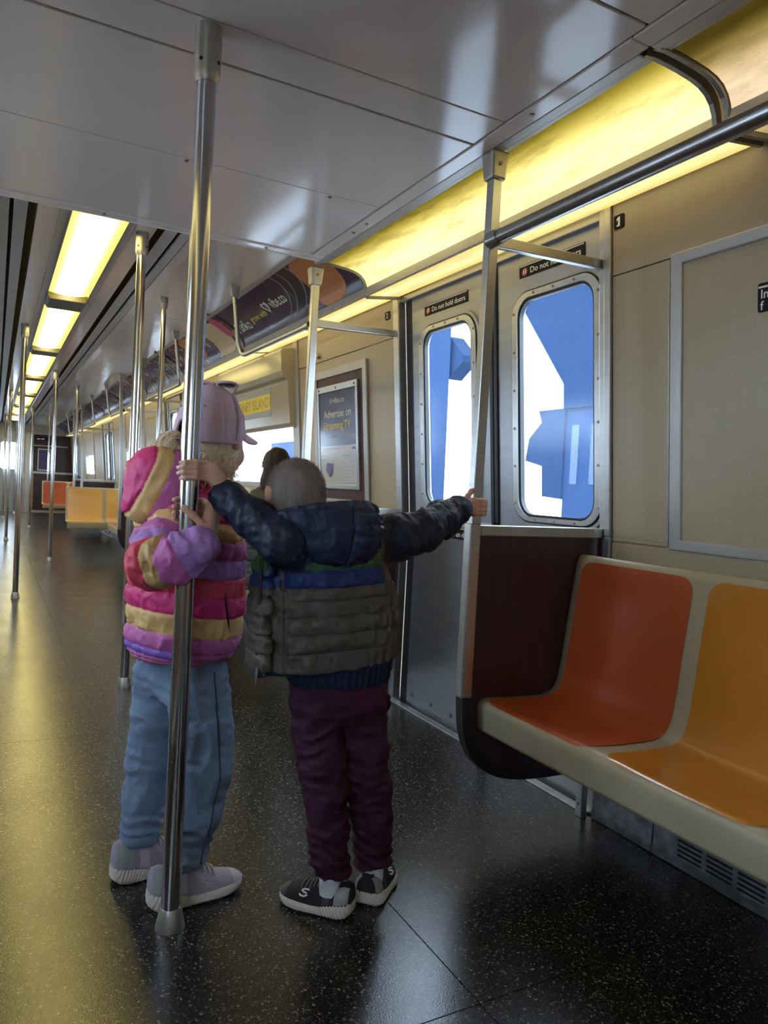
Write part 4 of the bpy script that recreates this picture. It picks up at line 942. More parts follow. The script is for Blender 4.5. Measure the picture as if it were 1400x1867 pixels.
LAT = np.random.default_rng(3).random((32, 32, 32)).astype(np.float32)*2-1
def vnoise(P, sc):
    Q = P*np.array(sc); i = np.floor(Q).astype(int); f = Q-i; f = f*f*(3-2*f); r = 0
    for a in (0, 1):
        for b in (0, 1):
            for c in (0, 1):
                w = (f[:, 0] if a else 1-f[:, 0])*(f[:, 1] if b else 1-f[:, 1])*(f[:, 2] if c else 1-f[:, 2])
                r = r+w*LAT[(i[:, 0]+a) & 31, (i[:, 1]+b) & 31, (i[:, 2]+c) & 31]
    return r
def put_mesh(name, parts, mats, parent=None, loc=None, paint=None, **tags):
    vs, fs, mi, o = [], [], [], 0
    for j, p in enumerate(parts):
        V, Fq = p[0], p[1]; vs.append(V); fs.append(Fq+o); o += len(V); mi += [p[2] if len(p) > 2 else 0]*len(Fq)
    V = np.concatenate(vs); Fq = np.concatenate(fs); org = np.array(wloc(parent) if parent is not None else (loc or (0, 0, 0)))
    me = bpy.data.meshes.new(name); W = V-org
    me.vertices.add(len(W)); me.vertices.foreach_set('co', W.astype(np.float32).ravel())
    me.loops.add(4*len(Fq)); me.polygons.add(len(Fq)); me.loops.foreach_set('vertex_index', Fq.astype(np.int32).ravel())
    me.polygons.foreach_set('loop_start', np.arange(0, 4*len(Fq), 4, dtype=np.int32)); me.update(calc_edges=True)
    me.polygons.foreach_set('use_smooth', np.ones(len(Fq), bool)); me.polygons.foreach_set('material_index', np.array(mi, np.int32))
    if paint is not None:
        c = paint(V); a = me.color_attributes.new('tint', 'FLOAT_COLOR', 'POINT'); a.data.foreach_set('color', np.concatenate([c, np.ones((len(c), 1))], 1).astype(np.float32).ravel())
    for m_ in (mats if isinstance(mats, list) else [mats]): me.materials.append(m_)
    me.validate(); ob = bpy.data.objects.new(name, me); COL.objects.link(ob)
    if parent is not None: ob.parent = parent
    else: ob.location = org
    return tag(ob, **tags)
def attrmat(name, rough, bump=.25, bscale=90, spec=.4, sheen=.0, stretch=(1, 1, 1)):
    m = mat(name, (.5, .5, .5), rough, bump=bump, bscale=bscale, spec=spec, sheen=sheen, stretch=stretch); nt = m.node_tree
    a = nt.nodes.new('ShaderNodeAttribute'); a.attribute_name = 'tint'; nt.links.new(a.outputs['Color'], nt.nodes['Principled BSDF'].inputs['Base Color']); return m

SKIN = mat('child skin', (.64, .37, .27), .5, var=.10, vscale=30, bump=.03, bscale=300, spec=.35)
NT = SKIN.node_tree.nodes['Principled BSDF']; NT.inputs['Subsurface Weight'].default_value = .12; NT.inputs['Subsurface Radius'].default_value = (.01, .004, .002)
NYLON = attrmat('quilted nylon', .55, .30, 55, spec=.35); NYLON2 = attrmat('navy and olive nylon', .55, .32, 55, spec=.35)
DENIM = mat('light blue denim', (.22, .29, .40), .85, var=.35, vscale=7, bump=.35, bscale=420, spec=.2, col2=(.12, .17, .26))
BURG = mat('burgundy twill', (.055, .012, .034), .75, var=.35, vscale=9, bump=.3, bscale=350, spec=.25)
KNIT = mat('navy rib knit', (.014, .022, .05), .9, bump=.3, bscale=300, spec=.2)
LILAC = mat('lilac cotton twill', (.62, .46, .56), .85, var=.12, vscale=14, bump=.25, bscale=300, spec=.25)
EYEW = mat('eye white', (.75, .73, .70), .2); IRIS = mat('blue grey iris', (.06, .09, .12), .2)

# finger chains; every joint given in world coordinates
def finger(f, pts, r=.0066, taper=.82):
    rs = [r*(1+(taper-1)*i/(len(pts)-1)) for i in range(len(pts))]; f.chain(pts, rs, .004)
    for p, q in zip(pts[1:-1], rs[1:-1]): f.ell(p, (q*1.07,)*3, .003)
def nail(parent, p, n, u, w=.0042, l=.0052):
    n = Vector(n).normalized(); u = Vector(u); u = (u-n*u.dot(n)).normalized(); v = n.cross(u); b = MB(); rows = []
    for i in range(4):
        t = i/3*2-1; rows.append([Vector(p)+u*l*t+v*w*s*(1-.25*t*t)-n*.0011*s*s for s in (-1, -.4, .4, 1)])
    b.grid(rows); return b.build('fingernail', NAILM, parent, smooth=True, fix=False)
NAILM = mat('fingernail', (.66, .42, .35), .3, spec=.5)

def head(f, c, fw, s=1.0):
    """skull, jaw, nose, lips, ears; c = centre of skull, fw = facing azimuth"""
    d = np.array([math.sin(fw), math.cos(fw), 0]); l = np.array([math.cos(fw), -math.sin(fw), 0]); c = np.array(c); z = np.array([0, 0, 1.])
    P = lambda a, b, h: c+(d*a+l*b+z*h)*s
    f.ell(c, (.070*s, .087*s, .080*s), .01, az=fw); f.ell(P(.022, 0, -.048), (.056*s, .060*s, .056*s), .03, az=fw); f.ell(P(.058, 0, -.088), (.022*s, .018*s, .014*s), .03, az=fw)
    for sd in (-1, 1):
        f.ell(P(.060, sd*.033, -.048), (.022*s, .016*s, .020*s), .02, az=fw)                # cheek
        f.ell(P(.083, sd*.030, -.012), (.017*s, .012*s, .012*s), .008, az=fw, sub=True)     # eye socket
        f.ell(P(-.004, sd*.079, -.010), (.0085*s, .015*s, .024*s), .004, az=fw+sd*.6); f.ell(P(.004, sd*.088, -.008), (.004*s, .009*s, .015*s), .003, az=fw+sd*.5, sub=True)
    f.cap(P(.083, 0, -.012), P(.094, 0, -.038), .006*s, .009*s, .012); f.ell(P(.092, 0, -.040), (.013*s, .009*s, .008*s), .008, az=fw)
    f.ell(P(.080, 0, -.062), (.020*s, .008*s, .0045*s), .006, az=fw); f.ell(P(.079, 0, -.070), (.018*s, .008*s, .0045*s), .006, az=fw)
    return P
def eyes(P, fw, parent, s=1.0):
    for sd in (-1, 1):
        p = P(.0655, sd*.030, -.014)
        f = Field(p-.016*s, p+.016*s, .0016*s); f.ell(p, (.0105*s,)*3, 0); V, Q = f.mesh(); e = put_mesh('eye', [(V, Q)], EYEW, parent)
        d = np.array([math.sin(fw), math.cos(fw), 0]); b = MB(); b.tube([p+d*.0096*s, p+d*.0108*s], .0050*s, 14); b.build('iris', IRIS, e)

# ---- shoes: lofted along heel -> toe
def shoe(parent, heel, toe, mats, label, wid=.040, sole_h=.026, collar=.070, brand=None, lacecol=None, side=1, ankle=None):
    """mats: sole, upper, panel"""
    heel = Vector(heel); toe = Vector(toe); L = (toe-heel).length; u = (toe-heel).normalized(); v = Vector((-u.y, u.x, 0)); up_ = Vector((0, 0, 1))
    S = np.linspace(0, 1, 150)
    wf = lambda s: wid*np.interp(s, [0, .02, .06, .14, .3, .5, .68, .82, .92, .97, 1], [.30, .56, .76, .90, .90, .92, 1.0, .93, .70, .48, .18])
    zb = lambda s: np.interp(s, [0, .06, .16, .72, .88, 1], [.014, .004, 0, 0, .004, .017])
    st = lambda s: sole_h*np.interp(s, [0, .08, .2, .40, .52, .7, .88, 1], [1.55, 1.45, 1.30, .88, .82, .95, .95, 1.05])
    ut = lambda s: np.interp(s, [0, .03, .10, .22, .36, .46, .56, .70, .84, .94, 1], [sole_h*1.6, collar*.97, collar*1.0, collar*.90, collar*.95, collar*.90, collar*.76, sole_h+.030, sole_h+.021, sole_h+.012, sole_h*1.05])
    def ring_sole(s):
        w = wf(s); b, t = zb(s), st(s); R = []
        prof = [(-.0, b, .86)]+[(0, b+(t-b)*h, g) for h, g in ((.12, 1.02), (.3, 1.10), (.45, 1.08), (.6, 1.10), (.75, 1.06), (.9, 1.02), (1.0, .95))]
        rid = lambda h: .0020*math.sin(2*PI*(s*L/.0085 - h*1.6*(1 if s < .5 else -1)))*(1 if s < .40 else .35)
        for sd in (1, -1):
            pr = prof if sd > 0 else prof[::-1]
            for _, h, g in pr: R.append(heel+u*(s*L)+v*(sd*(w*g+(rid((h-b)/(t-b)) if h > b else 0)))+up_*h)
        return R
    b = MB(); rows = [ring_sole(s) for s in S]; n = len(rows[0])
    b.add([p for r in rows for p in r], [(i*n+k, i*n+(k+1) % n, (i+1)*n+(k+1) % n, (i+1)*n+k) for i in range(len(S)-1) for k in range(n)]+[tuple(range(n)), tuple((len(S)-1)*n+k for k in range(n))[::-1]])
    def ring_up(s, o=0.0, k0=0, k1=20, nk=20):
        w = wf(s)*.96+o; b0 = st(s)-.004; h = ut(s)-b0+o; R = []
        nar = np.interp(s, [0, .1, .3, .5, .8, 1], [.85, .85, .82, .68, .8, .9])
        for k in range(nk+1):
            a = PI*(k0+(k1-k0)*k/nk)/20; ca, sa = math.cos(a), math.sin(a); x = math.copysign(abs(ca)**.75, ca)*w*(1-(1-nar)*sa**1.5); R.append(heel+u*(s*L)+v*x+up_*(b0+h*sa**.8))
        return R
    b2 = MB(); rows2 = [ring_up(s) for s in np.linspace(.004, .996, 40)]
    n2 = len(rows2[0]); b2.add([p for r in rows2 for p in r], [(i*n2+k, i*n2+k+1, (i+1)*n2+k+1, (i+1)*n2+k) for i in range(39) for k in range(n2-1)]+[tuple(range(n2)), tuple(39*n2+k for k in range(n2))])
    up_o = b2.build('shoe', mats[1], parent, smooth=True, label=label)
    so = b.build('sole', mats[0], up_o, smooth=True)
    def patch(name, s0, s1, k0, k1, m, o=.0016, ns=10):
        q = MB(); q.grid([ring_up(s, o, k0, k1, 8) for s in np.linspace(s0, s1, ns)]); return q.build(name, m, up_o, smooth=True, fix=False)
    patch('toe_cap', .86, .99, 0, 20, mats[2], .0014)
    for sd in (0, 1):
        k = (lambda a: a) if sd == 0 else (lambda a: 20-a)
        patch('heel_panel', .03, .20, k(0.5), k(7), mats[3]); patch('side_stripe', .26, .36, k(.5), k(7), mats[2]); patch('collar_lining', .05, .34, k(7.4), k(8.6), mats[4], .003)
    patch('heel_tab', .005, .035, 3, 17, mats[4], .002, 4)
    if lacecol:
        for s in np.linspace(.44, .66, 5):
            q = MB(); q.tube([p for p in ring_up(s, .0040, 5.5, 14.5, 10)], .0027, 6); q.build('lace', lacecol, up_o, smooth=True)
    if brand == 'S':
        for sd in (0, 1):
            pts = [(.62, .72), (.58, .84), (.50, .86), (.46, .74), (.50, .62), (.57, .52), (.59, .38), (.53, .26), (.46, .30), (.43, .42)]
            q = MB(); path = []
            for a, h in pts:
                s = .62+(a-.5)*(.62 if sd else -.62); r = ring_up(s, .0022, 0 if sd == 0 else 20, 20 if sd == 0 else 0, 20); kk = 1.4+h*4.6; i0 = int(kk); fr = kk-i0; path.append(r[i0].lerp(r[i0+1], fr))
            q.tube(path, .0024, 6); q.build('emblem', WHITESH, up_o, smooth=True)
    if brand == 'Z':
        for sd in (0, 1):
            for rr, (dx, dh) in enumerate(((0, 0), (.03, -.16), (.05, -.30))):
                path = []
                for a, h in ((.40, .80), (.47, .66), (.44, .62), (.53, .50), (.50, .46), (.60, .36)):
                    s = a+dx; r = ring_up(s, .0018, 0 if sd == 0 else 20, 20 if sd == 0 else 0, 20); kk = max(.4, 1.0+(h+dh)*5.5); i0 = int(kk); path.append(r[i0].lerp(r[i0+1], kk-i0))
                q = MB(); q.tube(path, .0012, 6); q.build('stitched_zigzag', mats[2], up_o)
    return up_o
SOLEW = mat('off white rubber sole', (.62, .57, .50), .6, var=.15, vscale=40); WHITESH = mat('white emblem', (.7, .7, .72), .4)
GREYSH = mat('lilac grey knit shoe', (.36, .31, .37), .8, bump=.4, bscale=500, var=.1); GREYSH2 = mat('pearl lilac overlay', (.44, .39, .46), .45); GREYSH3 = mat('grey green heel panel', (.27, .31, .30), .5)
BLKSH = mat('black shoe mesh', (.012, .013, .016), .8, bump=.4, bscale=500); BLKSH2 = mat('dark grey shoe overlay', (.05, .05, .055), .5); GREYHP = mat('grey heel panel', (.27, .26, .26), .4); LACEM = mat('grey lace', (.40, .38, .36), .7); LACEB = mat('dark lace', (.07, .07, .075), .7)
SOCK = mat('white sock', (.62, .63, .66), .9, bump=.3, bscale=300)

def seam(x, w=.004): return np.exp(-(x/w)**2)
# ================================================================== THE BOY
def ridge(P, sc): return np.abs(vnoise(P+.05*vnoise(P, (9, 9, 9))[:, None], sc))*2-.7
f = Field((.34, 1.36, -.0), (1.42, 2.02, 1.17), .005)
hP = head(f, (.646, 1.672, 1.055), math.radians(-2), .93)
f.chain([(.65, 1.668, .99), (.668, 1.662, .93)], [.038, .044], .02)
f.column([(.50, .785, 1.655, .085, .06), (.56, .785, 1.655, .105, .075), (.66, .775, 1.66, .095, .065), (.80, .75, 1.665, .105, .07), (.90, .735, 1.665, .115, .065), (.955, .72, 1.665, .07, .045)], 0, .02)
f.chain([(.655, 1.672, .925), (.585, 1.590, .935), (.488, 1.712, 1.035)], [.038, .030, .024], .02)
f.chain([(.84, 1.68, .935), (1.03, 1.695, .965), (1.238, 1.828, 1.028)], [.040, .032, .024], .02)
f.chain([(.735, 1.65, .52), (.745, 1.632, .33), (.772, 1.64, .09)], [.048, .036, .020], .02)
f.chain([(.84, 1.65, .52), (.862, 1.635, .33), (.905, 1.65, .09)], [.048, .036, .020], .02)
f.cap((.783, 1.648, .055), (.715, 1.724, .032), .016, .011, .01); f.cap((.905, 1.659, .055), (.975, 1.725, .032), .016, .011, .01)
body = [f.mesh()]
# left hand on the big pole: fingers pass in front of it
def pl(phi, R, z): a = math.radians(phi); return (.403+R*math.sin(a), 1.733-R*math.cos(a), z)
f = Field((.36, 1.66, .99), (.54, 1.80, 1.15), .0019)
f.cap((.50, 1.716, 1.018), (.484, 1.720, 1.040), .0225, .020, .01)
mcp = [(.450, 1.713, 1.107), (.455, 1.710, 1.094), (.457, 1.709, 1.081), (.456, 1.711, 1.068)]
for i, mpt in enumerate(mcp):
    f.cap((.484, 1.719, 1.042), mpt, .016, .0095, .012)
    zz = [1.110, 1.0985, 1.0855, 1.0735][i]; tip = [-52, -66, -64, -48][i]
    finger(f, [mpt, pl(58, .0345, zz+.002), pl(12, .0330, zz+.001), pl(tip*.55, .0310, zz-.001), pl(tip, .0298, zz-.002)], [.0068, .0070, .0068, .0060][i])
finger(f, [(.478, 1.733, 1.062), (.462, 1.757, 1.080), (.436, 1.769, 1.088), (.408, 1.767, 1.092)], .0085, .85)
body.append(f.mesh())
# right hand round the square post by the doors
f = Field((1.19, 1.78, .97), (1.37, 1.93, 1.11), .0019)
f.cap((1.228, 1.820, 1.024), (1.246, 1.833, 1.030), .0215, .020, .01)
for i, zz in enumerate((1.052, 1.038, 1.024, 1.011)):
    f.cap((1.244, 1.832, 1.032), (1.281, 1.828, zz), .016, .0095, .012)
    finger(f, [(1.281, 1.828, zz), (1.312, 1.8325, zz), (1.336, 1.846, zz-.001), (1.341, 1.868, zz-.002), (1.327, 1.885, zz-.002)], [.0072, .0075, .0072, .0062][i])
finger(f, [(1.246, 1.836, 1.044), (1.264, 1.838, 1.064), (1.279, 1.845, 1.077), (1.290, 1.850, 1.082)], .0086, .82)
body.append(f.mesh())
BOY = put_mesh('person', body, SKIN, loc=(.79, 1.66, 0), label='small person in navy and olive puffer jacket, arms spread, holding the pole and post', cat='person')
for i, ph in enumerate((-50, -63, -61, -46)): nail(BOY, pl(ph, .0358, [1.108, 1.0965, 1.0835, 1.0715][i]), (math.sin(math.radians(ph)), -math.cos(math.radians(ph)), 0), (-1, -.3, 0))
nail(BOY, (1.286, 1.8435, 1.0845), (0, -.7, .7), (.8, .3, .4))
eyes(hP, math.radians(-2), BOY, .93)
# cropped hair
HAIRB = mat('cropped brown grey hair', (.25, .195, .165), .68, var=.35, vscale=60, bump=.7, bscale=260, stretch=(1, 1, .35), spec=.35)
f = Field((.55, 1.56, .96), (.75, 1.79, 1.15), .003)
f.ell((.646, 1.672, 1.056), (.070, .0865, .0795), 0); f.ell((.646, 1.640, 1.015), (.056, .048, .05), .03)
f.disp(lambda P: .0012*vnoise(P, (60, 60, 60))+.0010*vnoise(P, (140, 140, 90)))
f.ell((.646, 1.750, .998), (.085, .062, .060), .006, sub=True)
for sd in (-1, 1): f.ell((.646+sd*.078, 1.676, 1.040), (.020, .024, .033), .004, sub=True); f.ell((.646+sd*.072, 1.690, 1.005), (.022, .030, .036), .004, sub=True)
hs, hq = f.mesh(); BH = put_mesh('hair', [(hs, hq)], HAIRB, BOY)
b = MB(); cen = np.array((.646, 1.672, 1.05)); pick = rng.choice(len(hs), 5200)
for p in hs[pick]:
    d = (p-cen); d /= np.linalg.norm(d); g = d*.55+np.array((0, -.25, -.30))*(1-d[2])+rng.normal(0, .16, 3); g /= np.linalg.norm(g); s_ = np.cross(d, g); s_ /= np.linalg.norm(s_)+1e-9
    l = .005+.003*rng.random(); b.add([p-s_*.00045-d*.001, p+s_*.00045-d*.001, p+g*l*.6+d*.002], [(0, 1, 2)])
o = b.build('short_hairs', HAIRB, BH, fix=False); o['kind'] = 'stuff'
# jacket
JPROF = [(.618, .730, 1.655, .160, .092), (.632, .735, 1.655, .180, .104), (.70, .742, 1.655, .188, .112), (.76, .744, 1.655, .188, .112), (.82, .738, 1.658, .178, .110), (.88, .732, 1.66, .156, .106), (.93, .728, 1.663, .132, .098), (.962, .715, 1.665, .10, .080), (.985, .70, 1.665, .066, .06)]
SEAMZ = [.632, .684, .727, .767, .806, .836, .878, .917]
def bj(P):
    x, y, z = P[:, 0], P[:, 1], P[:, 2]
    zz = z-.05*(x-.74); back = np.clip((1.665-y)/.05, 0, 1)
    arm = np.clip((x-.905)/.02, 0, 1)+np.clip((.585-x)/.02, 0, 1); armz = np.clip((z-.865)/.03, 0, 1); arm = np.clip(arm*armz, 0, 1)
    pan = np.clip((x-.600)/.008, 0, 1)*np.clip((.856+.10*np.clip((.80-z), -.05, .1)-x)/.008, 0, 1)
    d = 0*x
    for i, s in enumerate(SEAMZ):
        w = 1.0 if s not in (.917,) else .5; d = d+.0052*w*seam(zz-s, .0026)*pan*back*(1-arm)
    u = np.interp(zz, SEAMZ, np.arange(len(SEAMZ)))%1; d = d-.0022*(1-(2*u-1)**2)*pan*back*(1-arm)
    side = (1-pan)*(1-arm)
    for xs_ in (.598, .858, .56, .885): d = d+.0045*seam(x-xs_-.03*np.clip(.85-z, 0, .2), .004)*back*(1-arm)*np.clip((.90-z)/.03, 0, 1)
    d = d+.0020*seam(((z+.35*(x-.9))*20 % 1)-.5, .10)*side*back*(x > .86)
    # sleeves: quilting rings and crumples
    t = np.where(x > .8, x*1.05+.25*y, x*.9-.5*y)
    d = d+arm*(.0026*seam((t*21 % 1)-.5, .10))
    cr = vnoise(P, (26, 26, 55))*.0030+vnoise(P, (60, 60, 110))*.0016+vnoise(P, (14, 14, 22))*.004+ridge(P, (30, 30, 16))*.0045+ridge(P+.3, (55, 55, 32))*.0022
    return d+cr
f = Field((.40, 1.43, .58), (1.28, 1.84, 1.10), .0034)
f.column(JPROF, 0, .02, 2.2)
f.cut((.56, 1.6, .624), np.array((.085, 0, -1))/1.0036)
f.chain([(.655, 1.668, .925), (.592, 1.590, .938), (.535, 1.648, .985), (.486, 1.712, 1.034)], [.062, .053, .047, .038], .022)
f.chain([(.84, 1.668, .915), (.93, 1.68, .945), (1.03, 1.695, .967), (1.12, 1.755, .992), (1.205, 1.808, 1.018), (1.232, 1.825, 1.026)], [.064, .060, .053, .048, .039, .035], .022)
f.disp(bj, .03)
# open left front hanging beside him
fl = Field((.51, 1.56, .60), (.62, 1.74, .94), .0036)
fl.column([(.622, .560, 1.640, .014, .050), (.64, .560, 1.640, .024, .065), (.76, .557, 1.640, .024, .064), (.88, .566, 1.65, .022, .055), (.91, .575, 1.65, .014, .04)], 0, .004)
fl.disp(lambda P: .0045*seam(((P[:, 2]-.03*P[:, 1])*23 % 1)-.5, .09)+vnoise(P, (30, 30, 50))*.003+ridge(P, (50, 50, 40))*.002)
OLIVE, NAVY, GREEN, ROYAL = np.array((.080, .070, .058)), np.array((.010, .016, .040)), np.array((.035, .095, .036)), np.array((.013, .028, .12))
def paint_bj(V):
    x, y, z = V.T; zz = z-.05*(x-.74); c = np.tile(OLIVE, (len(V), 1))
    pan = (x > .600) & (x < .856); flap = (x < .592) & (z < .91)
    c[pan & (zz > .836)] = ROYAL; c[pan & (zz > .878)] = GREEN; c[pan & (zz > .917)] = NAVY
    c[flap & (z > .83)] = ROYAL; c[flap & (z > .865)] = GREEN
    dl = np.min([np.linalg.norm(V-np.array(p), axis=1) for p in ((.62, 1.62, .93), (.592, 1.590, .938), (.56, 1.62, .96), (.535, 1.648, .985), (.51, 1.68, 1.01), (.486, 1.712, 1.034))], 0)
    sl = (dl < .075) & ~(flap & (y > 1.60)); c[sl & (z > .865)] = NAVY
    c[(x > .868) & (z > .885)] = NAVY; c[z > .945] = NAVY; c[(z < .634)] = NAVY*1.6
    return c
JK = put_mesh('jacket', [f.mesh(), fl.mesh()], NYLON2, BOY, paint=paint_bj, label='navy sleeved puffer jacket with green, blue and olive quilted bands')
# hood lying on the back
f = Field((.56, 1.46, .85), (.87, 1.72, 1.08), .003)
f.ell((.712, 1.590, .962), (.108, .080, .086), 0, tilt=-.15); f.ell((.768, 1.585, .970), (.070, .072, .080), .03); f.ell((.635, 1.598, .997), (.062, .055, .030), .04)
f.disp(lambda P: .005*seam(P[:, 0]-.733-.05*(P[:, 2]-.95), .003)+.006*seam(P[:, 0]-.778+.10*(P[:, 2]-.95), .003)+.006*seam(P[:, 0]-.806+.08*(P[:, 2]-.95), .003)+(.0045*seam((P[:, 2]*34+2.5*P[:, 0]) % 1-.5, .10))*(P[:, 0] > .745)+.0045*seam(P[:, 2]-1.004+.3*(P[:, 1]-1.58)+.1*(P[:, 0]-.69), .003)+vnoise(P, (30, 30, 40))*.003+ridge(P, (34, 34, 24))*.004+ridge(P+.3, (70, 70, 50))*.0018)
f.cut((.712, 1.585, 1.030), np.array((-.10, .28, .95))/np.linalg.norm((-.10, .28, .95)))
f.ell((.685, 1.640, 1.02), (.098, .070, .075), .006, sub=True)
HD = put_mesh('hood', [f.mesh()], NYLON2, JK, paint=lambda V: np.where((((V[:, 0]-.685)/.106)**2+((V[:, 1]-1.640)/.078)**2+((V[:, 2]-1.02)/.083)**2 < 1)[:, None], np.array((.16, .15, .13)), NAVY*1.5), label='navy quilted hood with grey lining')  # navy brightened: bluish light on the hood is painted into its colour
b = MB(); b.tube([(.5435, 1.600, z) for z in np.linspace(.632, .90, 12)], .0035, 6); b.build('zipper', RUBBER, JK)
b = MB(); b.tube([(.543, 1.594, .650), (.541, 1.592, .628), (.540, 1.592, .612)], [.0045, .003, .0022], 8); b.build('zipper_pull', SCREWM, JK)
f = Field((.56, 1.55, .95), (.78, 1.74, 1.06), .003); f.ell((.668, 1.640, 1.000), (.075, .058, .026), 0); f.disp(lambda P: ridge(P, (40, 40, 40))*.004)
put_mesh('collar', [f.mesh()], mat('grey jacket lining', (.17, .155, .13), .8, bump=.3, bscale=200), JK, label='grey collar lining')
b = MB(); rows = []
for i in range(14):
    a = 2*PI*i/14
for (cx, cy, cz, dx, dy, dz, r) in ((1.236, 1.828, 1.028, .78, .55, .22, .034), (.482, 1.716, 1.036, -.15, .35, .5, .034)):
    d = Vector((dx, dy, dz)).normalized(); b = MB(); b.tube([Vector((cx, cy, cz))-d*.020, Vector((cx, cy, cz))-d*.008, Vector((cx, cy, cz))+d*.006, Vector((cx, cy, cz))+d*.012], [r, r+.001, r-.004, r-.009], 20, caps=False); b.build('cuff', KNIT, JK, smooth=True)
# knitted hem below the jacket
f = Field((.60, 1.53, .56), (.95, 1.78, .70), .003)
f.column([(.582, .778, 1.655, .120, .082), (.594, .778, 1.655, .130, .092), (.64, .778, 1.655, .134, .096), (.68, .775, 1.655, .13, .095)], 0, .0)
f.disp(lambda P: .0028*np.cos(np.arctan2((P[:, 1]-1.655)*1.4, P[:, 0]-.778)*46))
put_mesh('sweater_hem', [f.mesh()], KNIT, BOY)
# trousers
def folds(P, zk, amp): return amp*np.sin((P[:, 2]+.25*(P[:, 0]-.8))*2*PI/.030+3*vnoise(P, (18, 18, 6)))*np.exp(-((P[:, 2]-zk)/.055)**2)
f = Field((.63, 1.54, .08), (.98, 1.77, .63), .0036)
f.column([(.49, .784, 1.655, .105, .070), (.52, .784, 1.655, .123, .086), (.60, .780, 1.655, .124, .086)], 0, .02)
f.chain([(.722, 1.652, .53), (.735, 1.640, .40), (.748, 1.630, .32), (.760, 1.632, .22), (.776, 1.640, .108)], [.066, .060, .052, .050, .046], .014)
f.chain([(.846, 1.652, .53), (.853, 1.642, .40), (.868, 1.634, .32), (.884, 1.640, .22), (.903, 1.650, .108)], [.066, .060, .052, .048, .046], .014)
f.cut((0, 0, .1), (0, 0, -1))
f.disp(lambda P: folds(P, .36, .0022)+folds(P, .13, .0035)+folds(P, .21, .0015)+vnoise(P, (12, 12, 20))*.004+ridge(P, (20, 20, 26))*.006+ridge(P+.4, (44, 44, 50))*.002)
put_mesh('trousers', [f.mesh()], BURG, BOY, label='dark burgundy slim trousers')
for p in ((.776, 1.641, .075), (.904, 1.652, .075)):
    b = MB(); b.tube([(p[0], p[1], .05), (p[0], p[1], .08), (p[0], p[1], .115)], [.027, .027, .032], 16); b.build('sock', SOCK, BOY, smooth=True)
BM = [SOLEW, BLKSH, BLKSH2, GREYHP, BLKSH]
shoe(BOY, (.826, 1.602, 0), (.690, 1.752, 0), BM, 'black left trainer with pale sole', wid=.042, collar=.080, brand='S', lacecol=LACEB)
shoe(BOY, (.868, 1.622, 0), (1.002, 1.752, 0), BM, 'black right trainer with pale sole', wid=.042, collar=.080, brand='S', lacecol=LACEB)

# ================================================================== THE GIRL
GF = math.radians(52); gf = np.array([math.sin(GF), math.cos(GF), 0]); gl = np.array([math.cos(GF), -math.sin(GF), 0])   # facing, her right
TF = math.radians(68)
f = Field((.26, 1.60, 0), (.68, 2.20, 1.36), .005)
gP = head(f, (.515, 1.958, 1.185), GF, 1.0)
f.chain([(.495, 1.945, 1.11), (.475, 1.94, 1.03)], [.038, .046], .02)
f.column([(.53, .455, 1.945, .10, .075), (.60, .455, 1.945, .11, .08), (.72, .455, 1.945, .10, .07), (.90, .46, 1.945, .115, .07), (1.0, .465, 1.945, .12, .06), (1.045, .47, 1.945, .06, .045)], TF, .02)
f.chain([(.425, 1.850, .985), (.335, 1.735, .868), (.424, 1.690, .925)], [.038, .034, .026], .02)
f.chain([(.50, 2.04, .985), (.52, 2.09, .80), (.55, 2.02, .66)], [.036, .032, .026], .02)
f.chain([(.475, 1.885, .53), (.50, 1.860, .32), (.460, 1.842, .09)], [.06, .046, .022], .02)
f.chain([(.425, 2.0, .53), (.400, 2.0, .32), (.375, 2.005, .09)], [.06, .046, .022], .02)
f.cap((.45, 1.834, .055), (.545, 1.843, .032), .016, .011, .01); f.cap((.375, 1.998, .055), (.47, 2.016, .032), .016, .011, .01)
body = [f.mesh()]
f = Field((.355, 1.64, .88), (.53, 1.82, 1.06), .0019)
f.cap((.416, 1.680, .915), (.436, 1.700, .940), .0225, .021, .01)
for i, (mp_, zz) in enumerate((((.458, 1.735, 1.012), 1.016), ((.464, 1.736, .998), 1.0), ((.466, 1.732, .983), .985), ((.461, 1.727, .969), .971))):
    f.cap((.438, 1.702, .944), mp_, .0175, .0105, .014)
    finger(f, [mp_, (.446, 1.764, zz+.004), (.414, 1.7665, zz+.006), (.384, 1.756, zz+.006), (.372, 1.738, zz+.005)], [.0075, .0078, .0075, .0066][i])
finger(f, [(.438, 1.703, .950), (.427, 1.7005, .970), (.407, 1.7015, .988), (.386, 1.7065, 1.004)], .0098, .76)
body.append(f.mesh())
GIRL = put_mesh('person', body, SKIN, loc=(.44, 1.92, 0), label='small person in striped pink puffer jacket, jeans and lilac cap holding the front pole', cat='person')
nail(GIRL, (.3885, 1.6985, 1.0035), (-.3, -1, .1), (-.75, .1, .65), .0048, .006)
eyes(gP, GF, GIRL)
